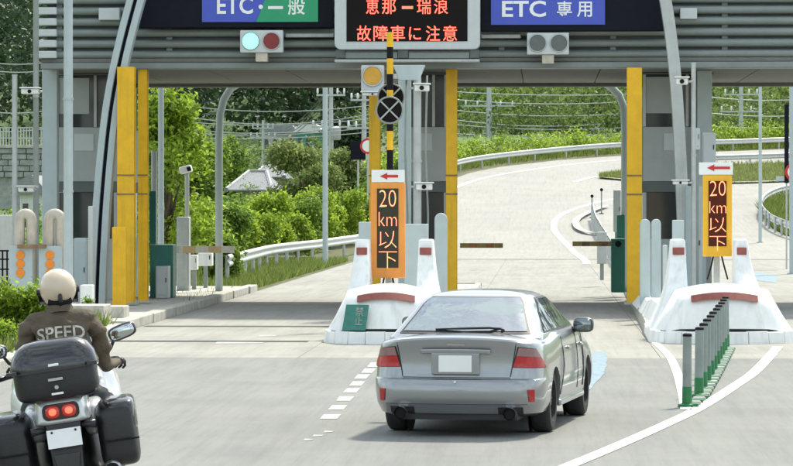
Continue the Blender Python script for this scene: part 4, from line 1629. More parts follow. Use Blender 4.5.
# tree beside the pale pole
leafy('fresh green young tree beyond the yellow pair', 168, 92, 108, 80, 'leaf_bright', 9000, .17, 21, 'broadleaf_tree', 'trees behind the toll gate', 13)
leafy('darker green tree filling the gap behind the cabinet', 192, 104, 78, 132, 'leaf_mid', 8000, .16, 22, 'broadleaf_tree', 'trees behind the toll gate', 11)
for i, (px, Y, wpx, top, m, lb) in enumerate((
        (204, 97, 30, 205, 'leaf_bright', 'bright shrub behind the white meter boxes'),
        (226, 110, 34, 208, 'leaf_mid', 'mid green shrub left of the tiled roof'),
        (252, 124, 40, 206, 'leaf_bright', 'bright green shrub just below the tiled roof'),
        (276, 131, 40, 192, 'leaf_bright', 'glowing green shrub beside the tiled roof'),
        (300, 141, 40, 196, 'leaf_mid', 'leafy shrub between roof and lamp post'),
        (318, 143, 34, 190, 'leaf_bright', 'bright shrub at the foot of the lamp post'),
        (342, 148, 40, 186, 'leaf_bright', 'bright shrub beyond the lamp post'),
        (362, 153, 34, 184, 'leaf_mid', 'shrub half hidden by the orange framed sign'),
        (382, 150, 30, 190, 'leaf_mid', 'shrub seen between sign post and short yellow column'),
        (222, 94, 22, 240, 'leaf_mid', 'low dark shrub behind the cream barrier tip'),
        (296, 136, 30, 212, 'leaf_bright', 'low shrub behind the middle of the guardrail'),
        (330, 146, 30, 206, 'leaf_bright', 'low shrub behind the guardrail right of the lamp post'),
        (352, 150, 26, 206, 'leaf_pale', 'low pale shrub at the guardrail end behind the white pylon'),
        (238, 113, 34, 212, 'leaf_bright', 'ragged bright shrub left of the guardrail bend'))):
    leafy(lb, px, Y, wpx * 1.25, top - 4, m, 6000, .15, 31 + i, k=15)
leafy('round topped pale green tree right of the tiled roof', 305, 165, 70, 142, 'leaf_pale', 11000, .2, 51, 'broadleaf_tree', 'trees behind the toll gate', 13)
leafy('pale green tree behind the lamp post', 340, 172, 56, 146, 'leaf_pale', 8000, .2, 52, 'broadleaf_tree', 'trees behind the toll gate', 11)
leafy('dusky tree between the roof and the fresh green tree', 226, 190, 50, 128, 'leaf_mid', 7000, .22, 53, 'broadleaf_tree', 'trees behind the toll gate', 10)
leafy('dark round tree under the wires beside the lamp post', 352, 215, 44, 112, 'leaf_dark', 6000, .25, 54, 'broadleaf_tree', 'trees behind the toll gate', 10)
leafy('dark shrub row end behind the narrow booth', 412, 190, 40, 150, 'leaf_mid', 4000, .2, 55)

# hedge behind the far guardrail
hp = offl(EDGE, 3.6)
rng = np.random.default_rng(77)
bl = []
for i in range(len(hp) - 1):
    for j in range(9):
        t_ = (j + rng.random()) / 9
        x = hp[i][0] * (1 - t_) + hp[i + 1][0] * t_
        y = hp[i][1] * (1 - t_) + hp[i + 1][1] * t_ + rng.uniform(-.6, 1.4)
        h = rng.uniform(.5, .95)
        bl.append((x, y, T(x, y) + h * .85, rng.uniform(.7, 1.4), rng.uniform(.6, 1.0), h))
V, Fc = blob_leaves(bl, 30000, .2, 78)
ho = Vector((hp[3][0], hp[3][1], T(*hp[3])))
V -= np.array(ho)
hd = thing('hedge', 'clipped yellow green hedge along the far guardrail', 'hedge', ho)
link('foliage', fast_mesh('foliage', V, Fc), M['leaf_bright'], hd)
b = MB()
for c in bl[::2]:
    z0 = T(c[0], c[1])
    b.tube([(c[0] - ho.x, c[1] - ho.y, z0 - .1 - ho.z), (c[0] - ho.x, c[1] - ho.y, c[2] - ho.z)], [.04, .015], 5)
so_ = b.build('stem', M['trunk'], hd)
so_['kind'] = 'stuff'


# grassy verge between guardrail and hedge
def far_verge(rng, n):
    i = rng.integers(0, len(hp) - 1, n)
    t_ = rng.random(n)
    H = np.array([[p[0], p[1]] for p in hp])
    P = H[i] * (1 - t_[:, None]) + H[i + 1] * t_[:, None]
    D = H[i + 1] - H[i]
    D /= np.linalg.norm(D, axis=1, keepdims=True)
    return P + np.column_stack([D[:, 1], -D[:, 0]]) * rng.uniform(-.3, 2.4, (n, 1))


grass_patch('grass', 'pale grass strip under the far guardrail', far_verge, 12000, .35, M['grass'], 79)


# forest masses and hillside scrub: cannot be counted
def mass(name, label, spots, leaf, m, per, seed, kind_='forest'):
    rng = np.random.default_rng(seed)
    VV, FF, nb = [], [], 0
    for (x, y, wd, h) in spots:
        z0 = T(x, y)
        bl = [(x + rng.uniform(-.25, .25) * wd, y + rng.uniform(-.25, .25) * wd, z0 + h * f, wd * r_, wd * r_, h * .26) for f, r_ in ((.25, .48), (.45, .5), (.65, .42), (.85, .26))]
        V, Fc = blob_leaves(bl, per, leaf * wd, int(rng.integers(1e9)), .3, .6)
        VV.append(V)
        FF.append(Fc + nb)
        nb += len(V)
    o = link(name, fast_mesh(name, np.concatenate(VV), np.concatenate(FF)), m)
    o['kind'] = 'stuff'
    o['label'] = label
    o['category'] = kind_
    return o


rng = np.random.default_rng(9)
sp = []
for i in range(420):                                  # dark conifers above the village
    y = rng.uniform(385, 620)
    px = rng.uniform(-30, 470)
    sp.append((XA(px, y), y, rng.uniform(5, 8.5), rng.uniform(10, 17)))
mass('forest', 'dark conifer forest covering the hillside behind the village', sp, .13, M['leaf_dark'], 260, 10)
sp = []
for i in range(200):
    y = rng.uniform(470, 640)
    px = rng.uniform(450, 830)
    sp.append((XA(px, y), y, rng.uniform(5, 9), rng.uniform(8, 14)))
for i in range(26):
    y = rng.uniform(330, 420)
    px = rng.uniform(560, 640)
    sp.append((XA(px, y), y, rng.uniform(4, 6), rng.uniform(6, 10)))
mass('forest', 'dark wood on the skyline above the terraced slope', sp, .13, M['leaf_dark'], 240, 12)
sp = []
for i in range(760):                                  # scrub on the terraced slope
    y = rng.uniform(258, 470)
    px = rng.uniform(430, 820)
    f_ = 1.0 if rng.random() < .8 else 1.9
    sp.append((XA(px, y), y, rng.uniform(1.8, 4.6) * f_, rng.uniform(1.2, 3.2) * f_))
mass('scrub', 'light green scrub over the terraced slope beyond the ramp', sp, .085, M['leaf_hill'], 270, 13, 'scrub')
sp = []
for i in range(60):
    y = rng.uniform(285, 450)
    px = rng.uniform(440, 820)
    sp.append((XA(px, y), y, rng.uniform(3, 7), rng.uniform(3, 7)))
mass('thicket', 'darker green thickets scattered over the terraced slope', sp, .06, M['leaf_mid'], 700, 16, 'thicket')
sp = []
for i in range(240):
    y = rng.uniform(215, 400)
    px = rng.uniform(-20, 420)
    sp.append((XA(px, y), y, rng.uniform(1.6, 4.0), rng.uniform(1.0, 2.8)))
mass('scrub', 'green scrub and fields below the conifer forest', sp, .12, M['leaf_hill'], 150, 14, 'scrub')
sp = []
for i in range(80):
    y = rng.uniform(95, 200)
    px = rng.uniform(150, 250) if i % 3 else rng.uniform(-10, 150)
    X = XA(px, y)
    if X > -11:
        continue
    sp.append((X, y, rng.uniform(1.4, 2.6), rng.uniform(1.0, 2.4)))
mass('undergrowth', 'tangled undergrowth between the shrubs below the guardrail', sp, .085, M['leaf_mid'], 420, 15, 'undergrowth')

# ================================================================== HOUSES, WALL, POLES AND WIRES
def hip_house(label, px0, px1, py_eave, py_ridge, Y, wall, roofm, depth=9):
    x0, x1 = XA(px0, Y), XA(px1, Y)
    ze, zr = ZA(py_eave, Y), ZA(py_ridge, Y)
    zb = T((x0 + x1) / 2, Y) - .3
    o = ((x0 + x1) / 2, Y, zb)
    t = thing('tiled_house', label, 'house', o, 0, 'village houses')
    y0, y1 = Y, Y + depth
    MB(o).box((x0 + .5, y0 + .6, zb), (x1 - .5, y1 - .6, ze)).build('wall', M[wall], t)
    ym = (y0 + y1) / 2
    hx = (x1 - x0) * .3
    vs = [(x0, y0, ze), (x1, y0, ze), (x1, y1, ze), (x0, y1, ze), (x0 + hx, ym, zr), (x1 - hx, ym, zr)]
    rf = MB(o).add(vs, [(0, 1, 5, 4), (1, 2, 5), (2, 3, 4, 5), (3, 0, 4), (3, 2, 1, 0)]).build('roof', M[roofm], t)
    b = MB(o)
    n = 26
    for k in range(n + 1):                            # ribs of the front slope
        f = k / n
        xb = x0 + (x1 - x0) * f
        g_ = min(1, f * (x1 - x0) / hx, (1 - f) * (x1 - x0) / hx)
        b.tube([(xb, y0, ze + .03), (xb + 0, y0 + (ym - y0) * g_, ze + (zr - ze) * g_ + .03)], .06, 5)
    b.build('roof_tiles', M[roofm], t)['kind'] = 'stuff'
    for (p, q) in ((4, 5), (0, 4), (1, 5)):
        MB(o).tube([Vector(vs[p]) + Vector((0, 0, .06)), Vector(vs[q]) + Vector((0, 0, .06))], .14, 7).build('ridge', M['roof_tile'], rf)
    for f in (.25, .6):
        xx = x0 + (x1 - x0) * f
        MB(o).box((xx, y0 + .56, ze - 1.7), (xx + 1.3, y0 + .598, ze - .5)).build('window', M['glass_dark'], t)
    return t


hip_house('house with light grey hipped tile roof among the shrubs', 226, 272, 191, 172, 176, 'house_wall', 'roof_tile', 11)
hip_house('house with darker gable roof partly behind the grey tile roof', 252, 284, 178, 164, 196, 'house_wall', 'roof_tile', 8)


def block_house(label, px0, px1, py_b, py_t, Y, wall, roofm, nwin, depth=8, floors=1):
    a, c = at(px0, py_b, Y), at(px1, py_t, Y)
    zb = min(a.z, T(a.x, Y)) - .3
    o = ((a.x + c.x) / 2, Y, zb)
    t = thing('house', label, 'house', o, 0, 'village houses')
    MB(o).box((a.x, Y, zb), (c.x, Y + depth, c.z - .35)).build('wall', M[wall], t)
    MB(o).prism([(a.x - .4, c.z - .35), (c.x + .4, c.z - .35), (c.x - .4, c.z + .5), (a.x + .4, c.z + .5)], Y - .4, Y + depth + .4).build('roof', M[roofm], t)
    for f in range(floors):
        for k in range(nwin):
            xx = a.x + (c.x - a.x) * (k + .25) / nwin
            w_ = (c.x - a.x) / nwin * .5
            z1 = c.z - .8 - f * 2.4
            wn = MB(o).box((xx, Y - .03, z1 - 1.1), (xx + w_, Y - .002, z1)).build('window', M['glass_dark'], t)
            MB(o).box((xx - .08, Y - .08, z1 - 1.2), (xx + w_ + .08, Y - .035, z1 - 1.1)).build('sill', M['house_white'], wn)
    return t


block_house('low pale building on the hillside under the wires', 262, 296, 143, 130, 330, 'house_wall', 'roof_tile', 4)
block_house('small hillside building with teal upper storey', 296, 320, 143, 129, 326, 'teal_roof', 'house_white', 3)
block_house('white house with small windows above the near guards', 20, 42, 204, 186, 150, 'house_white', 'roof_tile', 2)
# stone retaining wall
Y = 205
a, c = at(-30, 168, Y), at(46, 148, Y)
o = ((a.x + c.x) / 2, Y, a.z - 1)
t = thing('retaining_wall', 'long grey stone retaining wall below the forest', 'wall', o)
rgw = random.Random(3)
MB(o).box((a.x, Y + .25, a.z - 2.5), (c.x, Y + .9, c.z)).build('backing', M['stone'], t)
rows_ = 5
for r_ in range(rows_):
    x = a.x - (r_ % 2) * .3
    hh = (c.z - a.z + .6) / rows_
    while x < c.x:
        w_ = rgw.uniform(.55, .95)
        MB(o).box((x + .02, Y + rgw.uniform(0, .06), a.z - .6 + r_ * hh + .02), (min(x + w_ - .02, c.x), Y + .3, a.z - .6 + (r_ + 1) * hh - .02)).build('stone', M['stone'], t, bev=.05)
        x += w_
MB(o).box((a.x, Y - .1, c.z), (c.x, Y + 1.0, c.z + .2)).build('coping', M['kerb'], t, bev=.03)
# railing on the wall
for k in range(9):
    pass
t = thing('railing', 'thin grey railing on top of the stone retaining wall', 'railing', (a.x, Y + .4, c.z + .2))
o = (a.x, Y + .4, c.z + .2)
n = 26
for k in range(n + 1):
    x = a.x + (c.x - a.x) * k / n
    MB(o).box((x - .03, Y + .38, c.z + .2), (x + .03, Y + .44, c.z + 1.3)).build('baluster', M['galv'], t)
for zz in (.6, 1.25):
    MB(o).box((a.x, Y + .36, c.z + zz), (c.x, Y + .378, c.z + zz + .07)).build('rail', M['galv'], t)
# white garden wall and lattice at the picture edge
Y = 88
a, c = at(-25, 262, Y), at(21, 215, Y)
o = ((a.x + c.x) / 2, Y, T(a.x, Y) - .2)
tag(MB(o).box((a.x, Y, o[2]), (c.x, Y + .2, c.z)).build('garden_wall', M['house_white'], None, bev=.02), 'plain white garden wall behind the pipe guards', 'wall').location = o
Y = 86.5
a, c = at(-20, 270, Y), at(16, 250, Y)
o = ((a.x + c.x) / 2, Y, a.z)
t = thing('lattice_fence', 'low dark lattice fence before the white garden wall', 'fence', o)
for k in range(9):
    x = a.x + (c.x - a.x) * k / 8
    MB(o).box((x - .02, Y, a.z - .5), (x + .02, Y + .03, c.z)).build('bar', M['black'], t)
for zz in (a.z, (a.z + c.z) / 2, c.z - .04):
    MB(o).box((a.x, Y - .025, zz), (c.x, Y - .001, zz + .04)).build('rail', M['black'], t)
leafy('low green bush over the white garden wall', 8, 92, 44, 200, 'leaf_bright', 3000, .1, 61, group='bushes behind the garden wall')


# utility poles
def utility(label, px, Y, py_top, arms, r=.14):
    x = XA(px, Y)
    zb = T(x, Y) - .2
    zt = ZA(py_top, Y)
    o = (x, Y, zb)
    t = thing('utility_pole', label, 'utility pole', o, 0, 'utility poles on the slope')
    MB(o).cyl((x, Y, zb), (x, Y, zt), r * 1.2, r * .8, 12).build('shaft', M['galv'], t, ang=40)
    for (py, hw) in arms:
        z = ZA(py, Y)
        ar = MB(o).box((x - hw, Y - .2, z - .06), (x + hw, Y - .1, z + .06)).build('crossarm', M['galv'], t)
        for k in (-1, -.5, .5, 1):
            MB(o).tube([(x + hw * k * .92, Y - .15, z + .06), (x + hw * k * .92, Y - .15, z + .18), (x + hw * k * .92, Y - .15, z + .42)], [.03, .07, .05], 8).build('insulator', M['white_plastic'], ar, smooth=True)
    return t


utility('utility pole with white insulators seen through the silver car lane', 489, 262, 70, [(84, 1.6), (106, 2.0)], .2)
utility('slim utility pole beside the lamp post under the wires', 331, 205, 70, [(95, .9), (127, 1.2)])
utility('utility pole left of the short yellow column', 364, 196, 66, [(100, .8), (128, 1.0)])
utility('small utility pole on the hillside among the pale buildings', 263, 300, 120, [(128, 1.0), (137, 1.2)])
utility('utility pole at the picture edge behind the amber sign', 741, 250, 76, [(95, 1.3), (112, 1.6)], .16)
t = thing('transformer', 'grey transformer can on the slim utility pole', 'transformer', at(336, 140, 204.5))
MB().tube([(0, 0, 0), (0, 0, .1), (0, 0, .75), (0, 0, .85)], [.25, .3, .3, .12], 14).build('can', M['galv'], t, ang=50)
MB().box((-.35, -.05, .25), (-.28, .05, .6)).build('bracket', M['galv'], t)


ORD = ['highest', 'second highest', 'third highest', 'fourth', 'fifth', 'lowest']


def wire(px0, py0, Y0_, px1, py1, Y1_, sag, r, m, lb, grp):
    a, c = at(px0, py0, Y0_), at(px1, py1, Y1_)
    P = []
    for k in range(13):
        f = k / 12
        p = a.lerp(c, f)
        p.z -= sag * 4 * f * (1 - f)
        P.append(p)
    o = MB(a).tube(P, r, 5).build('overhead_wire', M[m], None, smooth=True)
    o.location = a
    tag(o, lb, 'wire', grp)


W1 = 'thin overhead wire crossing the gap above the shrubs'
for i_, (a_, b_, s_) in enumerate(((100, 104, 1.0), (108, 112, 1.5), (117, 117, .9), (123, 121, 1.2), (129, 126, .8), (135, 131, .6))):
    wire(150, a_, 215, 380, b_, 200, s_ * .6, .03, 'wire', W1 + ', %s of six' % ORD[i_], 'wires above the shrubs')
for i_, (a_, b_) in enumerate(((128, 84), (131, 88), (134, 92), (137, 96))):
    wire(285, a_, 300, 331, b_, 205, .5, .03, 'wire_dark', 'dark wire slanting up to the slim utility pole, %s of four' % ['highest', 'second', 'third', 'lowest'][i_], 'slanting wires')
for i_, (a_, b_, s_) in enumerate(((90, 93, .5), (97, 99, .8), (107, 110, 1.0), (116, 117, 1.3), (122, 125, .8), (132, 130, .7))):
    wire(430, a_, 262, 660, b_, 262, s_ * .6, .04, 'wire', 'overhead wire crossing the green slope beyond the silver car lane, %s of six' % ORD[i_], 'wires over the slope')
for i_, (a_, b_, s_) in enumerate(((96, 97, .3), (112, 113, .3), (125, 123, .3))):
    wire(700, a_, 250, 830, b_, 250, s_, .04, 'wire', 'thin overhead wire beside the amber sign, %s of three' % ['highest', 'middle', 'lowest'][i_], 'wires by the picture edge')
for i_, (a_, b_, s_) in enumerate(((56, 60, .4), (64, 68, .4), (106, 108, .4), (128, 126, .3))):
    wire(-40, a_, 210, 60, b_, 210, s_, .035, 'wire', 'thin wire before the dark conifer forest, %s of four' % ['highest', 'second', 'third', 'lowest'][i_], 'wires before the forest')

# warning sign cluster seen left of the short yellow column
y = 150
p = at(368, 146, y)
o = (p.x, y, T(p.x, y))
t = thing('speed_limit_sign', 'small round red rimmed sign left of the short yellow column', 'sign', o)
MB(o).cyl((p.x, y, o[2]), (p.x, y, p.z + .4), .05, n=10).build('post', M['galv'], t, ang=40)
MB(o).disc((p.x, p.z), .36, y - .09, y - .06, 24).build('rim', M['red'], t)
MB(o).disc((p.x, p.z), .26, y - .1, y - .091, 24).build('face', M['sign_white'], t)
p2 = at(358, 152, 151)
t = thing('dark_sign_board', 'dark sign board seen from behind near the red rimmed sign', 'sign', (p2.x, 151, T(p2.x, 151)))
MB((p2.x, 151, T(p2.x, 151))).box((p2.x - .35, 151, p2.z - .35), (p2.x + .35, 151.05, p2.z + .5)).build('board', M['box_dark'], t, bev=.01)
MB((p2.x, 151, T(p2.x, 151))).cyl((p2.x, 151.1, T(p2.x, 151)), (p2.x, 151.1, p2.z + .4), .045, n=8).build('post', M['galv'], t)


# ================================================================== SILVER CAR
M['car_paint'] = mat('silver_car_paint', (.31, .325, .335), .28, .7, var=.02, scale=2, coat=.8)
M['car_glass'] = mat('car_glass', (.05, .06, .062), .04, 0, var=0, spec=1.0, coat=.0, bump=.35, bscale=3.5)
M['car_glass'].node_tree.nodes['Principled BSDF'].inputs['Specular Tint'].default_value = (.82, .94, 1.0, 1)
M['car_glass'].node_tree.nodes['Principled BSDF'].inputs['IOR'].default_value = 2.4
M['car_black'] = mat('car_black_plastic', (.022, .022, .024), .55, var=.1)
M['rubber'] = mat('tyre_rubber', (.028, .028, .028), .85, var=.15, scale=20)
M['alloy'] = mat('alloy_wheel', (.55, .56, .57), .3, .8, var=.05)
M['tail_red'] = mat('tail_lamp_red', (.40, .006, .012), .22, var=.15, scale=40, coat=.25)
M['tail_clear'] = mat('tail_lamp_clear', (.28, .17, .17), .2, .2, var=.1, scale=40, coat=.3)
M['bike_mirror'] = mat('dark_mirror_shell', (.05, .055, .06), .35, var=0)
M['mirror_dark'] = mat('dark_mirror_glass', (.22, .25, .26), .05, 1.0, var=0)
M['crease_shade'] = mat('painted_crease_shade', (.09, .095, .1), .6, var=0)
M['plate'] = mat('licence_plate', (.80, .82, .80), .45, var=.04)
M['chrome'] = mat('exhaust_steel', (.5, .5, .5), .2, .9, var=.05)
M['mirror'] = mat('mirror_glass', (.5, .54, .55), .05, 1.0, var=0)


def outline(W_, Yr, Yf, a=.30, b_=.34, bow=.10, af=.45, bf=.6):
    "half plan outline, rear centre round the side to front centre"
    P = []
    for k in range(12):
        x = (W_ - a) * k / 12
        P.append((x, Yr + bow * (x / max(W_, .01)) ** 2))
    yc = Yr + bow * ((W_ - a) / max(W_, .01)) ** 2
    for k in range(13):
        t = PI / 2 * k / 12
        P.append((W_ - a + a * math.sin(t) ** .8, yc + b_ * (1 - math.cos(t) ** .8)))
    ya, yb = yc + b_, Yf - bf
    for k in range(1, 26):
        f = k / 26
        y = ya + (yb - ya) * f
        P.append((W_ + .012 * math.sin(PI * f), y))
    for k in range(9):
        t = PI / 2 * k / 8
        P.append((W_ - af + af * math.cos(t) ** .8, yb + bf * math.sin(t) ** .9))
    for k in range(1, 7):
        P.append(((W_ - af) * (1 - k / 6), Yf + .03 * k / 6))
    return P


ROWS = [  # z, W, Yrear, Yfront
    (.20, .74, .16, 4.45), (.235, .81, .07, 4.53), (.32, .845, .015, 4.58), (.335, .85, .005, 4.585), (.45, .862, -.012, 4.6), (.545, .866, .0, 4.58), (.568, .866, .014, 4.56),
    (.582, .864, .045, 4.55), (.66, .862, .062, 4.53), (.74, .856, .066, 4.5), (.82, .846, .064, 4.42), (.90, .832, .052, 4.25), (.945, .818, .036, 4.15), (.968, .806, .034, 4.1),
    (.985, .79, .05, 4.0), (.995, .765, .10, 3.9), (1.005, .70, .25, 3.75), (1.012, .50, .5, 3.4), (1.02, .25, .8, 3.0)]
GROWS = [(.87, .79, .46, 3.62), (.965, .775, .50, 3.55), (1.02, .735, .60, 3.42), (1.10, .69, .76, 3.22), (1.20, .63, .96, 2.98), (1.28, .59, 1.13, 2.82), (1.33, .548, 1.25, 2.72), (1.36, .505, 1.34, 2.66),
         (1.385, .445, 1.45, 2.58), (1.403, .33, 1.58, 2.48), (1.414, .2, 1.74, 2.36), (1.418, .08, 1.9, 2.2)]


def row_at(rows, z):
    for i in range(len(rows) - 1):
        if rows[i][0] <= z <= rows[i + 1][0]:
            f = (z - rows[i][0]) / (rows[i + 1][0] - rows[i][0])
            return [rows[i][k] * (1 - f) + rows[i + 1][k] * f for k in range(4)]
    return list(rows[0] if z < rows[0][0] else rows[-1])


def ozd(z, y, gh, x=0.0):
    if gh:
        return z
    return z - .13 * sstep(2.8, 4.6, y) * sstep(.5, .98, z) - .06 * min(1.0, abs(x) / .82) ** 2.4 * sstep(.58, .96, z) * (1 - sstep(.6, 1.6, y))


def oline(rows, z, gh):
    r_ = row_at(rows, z)
    if gh:
        a = min(.24, r_[1] * .6)
        L_ = r_[3] - r_[2]
        return outline(r_[1], r_[2], r_[3], a, min(.2, L_ * .2), .07 * min(1, r_[1] / .5), min(.35, r_[1] * .7), min(.3, L_ * .25))
    return outline(r_[1], r_[2], r_[3], min(.36, r_[1] * .6), .42)


def shell_mesh(rows, gh):
    b = MB()
    for (z, *_r2) in rows:
        P = oline(rows, z, gh)
        full = [(x, y) for x, y in P] + [(-x, y) for x, y in reversed(P[1:-1])]
        b.v += [Vector((x, y, ozd(z, y, gh, x))) for x, y in full]
    n = len(b.v) // len(rows)
    for i in range(len(rows) - 1):
        for k in range(n):
            k2 = (k + 1) % n
            b.f.append((i * n + k, i * n + k2, (i + 1) * n + k2, (i + 1) * n + k))
    b.f.append(tuple(reversed(range(n))))
    b.f.append(tuple(range((len(rows) - 1) * n, len(rows) * n)))
    return b


def patch(rows, gh, z0, z1, s0, s1, off, side=1, nz=8, ns=14):
    "part of the shell between heights z0..z1 and arc lengths s0(z)..s1(z) from the rear centre, lifted by off"
    b = MB()
    f0 = s0 if callable(s0) else (lambda z: s0)
    f1 = s1 if callable(s1) else (lambda z: s1)

    def pt(z, s):
        P = oline(rows, z, gh)
        sgn = 1
        if s < 0:
            s, sgn = -s, -1
        L = 0
        for i in range(len(P) - 1):
            d = math.hypot(P[i + 1][0] - P[i][0], P[i + 1][1] - P[i][1])
            if L + d >= s or i == len(P) - 2:
                f = (s - L) / max(d, 1e-9)
                x = P[i][0] + (P[i + 1][0] - P[i][0]) * f
                y = P[i][1] + (P[i + 1][1] - P[i][1]) * f
                return Vector((x * side * sgn, y, ozd(z, y, gh, x)))
            L += d
    for i in range(nz + 1):
        z = z0 + (z1 - z0) * i / nz
        for j in range(ns + 1):
            s = f0(z) + (f1(z) - f0(z)) * j / ns
            p = pt(z, s)
            pu = pt(z, s + .01) - pt(z, s - .01)
            pz = pt(min(z + .008, rows[-1][0]), s) - pt(max(z - .008, rows[0][0]), s)
            nn = pu.cross(pz) * side
            nn.normalize()
            b.v.append(p + nn * off)
    for i in range(nz):
        for j in range(ns):
            q = i * (ns + 1) + j
            b.f.append((q, q + 1, q + ns + 2, q + ns + 1))
    return b


def cut_arches(me, cutters):
    o = bpy.data.objects.new('tmp', me)
    COL.objects.link(o)
    tmp = []
    for c in cutters:
        m_ = bpy.data.meshes.new('cut')
        m_.from_pydata([tuple(v) for v in c.v], [], c.f)
        bm = bmesh.new()
        bm.from_mesh(m_)
        bmesh.ops.recalc_face_normals(bm, faces=bm.faces)
        bm.to_mesh(m_)
        bm.free()
        k = bpy.data.objects.new('cut', m_)
        COL.objects.link(k)
        md = o.modifiers.new('b', 'BOOLEAN')
        md.operation = 'DIFFERENCE'
        md.solver = 'EXACT'
        md.object = k
        tmp.append(k)
    bpy.context.view_layer.update()
    out = bpy.data.meshes.new_from_object(o.evaluated_get(bpy.context.evaluated_depsgraph_get()))
    for k in tmp:
        bpy.data.objects.remove(k)
    bpy.data.objects.remove(o)
    return out


def wheel(parent, x, y, r, w_, side):
    b = MB()
    pr = [(-w_ / 2, r * .66), (-w_ / 2, r * .9), (-w_ / 2 + .02, r * .975), (-w_ / 2 + .05, r), (w_ / 2 - .05, r), (w_ / 2 - .02, r * .975), (w_ / 2, r * .9), (w_ / 2, r * .66)]
    n = 36
    rings = []
    for k in range(n):
        t = 2 * PI * k / n
        rings.append([(x + u, y + v * math.cos(t), r + v * math.sin(t)) for u, v in pr])
    rings.append(rings[0])
    b.loft(rings, caps=False)
    wh = b.build('wheel', M['rubber'], parent, ang=40)
    xo = x + side * (w_ / 2 - .03)
    rb = MB()
    rb.tube([(xo - side * .12, y, r), (xo + side * .0, y, r)], [r * .655, r * .665], 32, False)
    rim = rb.build('rim', M['alloy'], wh, smooth=True)
    MB().tube([(xo - side * .1, y, r), (xo - side * .09, y, r)], [r * .64, r * .64], 24).build('brake_disc', M['car_black'], wh)
    for k in range(5):
        t = 2 * PI * k / 5 + .3
        d = Vector((0, math.cos(t), math.sin(t)))
        e = Vector((0, -math.sin(t), math.cos(t)))
        c = Vector((xo - side * .01, y, r))
        P = [c + e * .035 + d * .03, c - e * .035 + d * .03, c - e * .05 + d * r * .655, c + e * .05 + d * r * .655]
        MB().add([tuple(p) for p in P] + [tuple(p - Vector((side * .03, 0, 0))) for p in P], [(0, 1, 2, 3), (7, 6, 5, 4), (0, 4, 5, 1), (1, 5, 6, 2), (2, 6, 7, 3), (3, 7, 4, 0)]).build('spoke', M['alloy'], wh, bev=.006)
    MB().cyl((xo - side * .04, y, r), (xo + side * .002, y, r), .05, n=16).build('hub_cap', M['alloy'], wh, ang=40)
    return wh


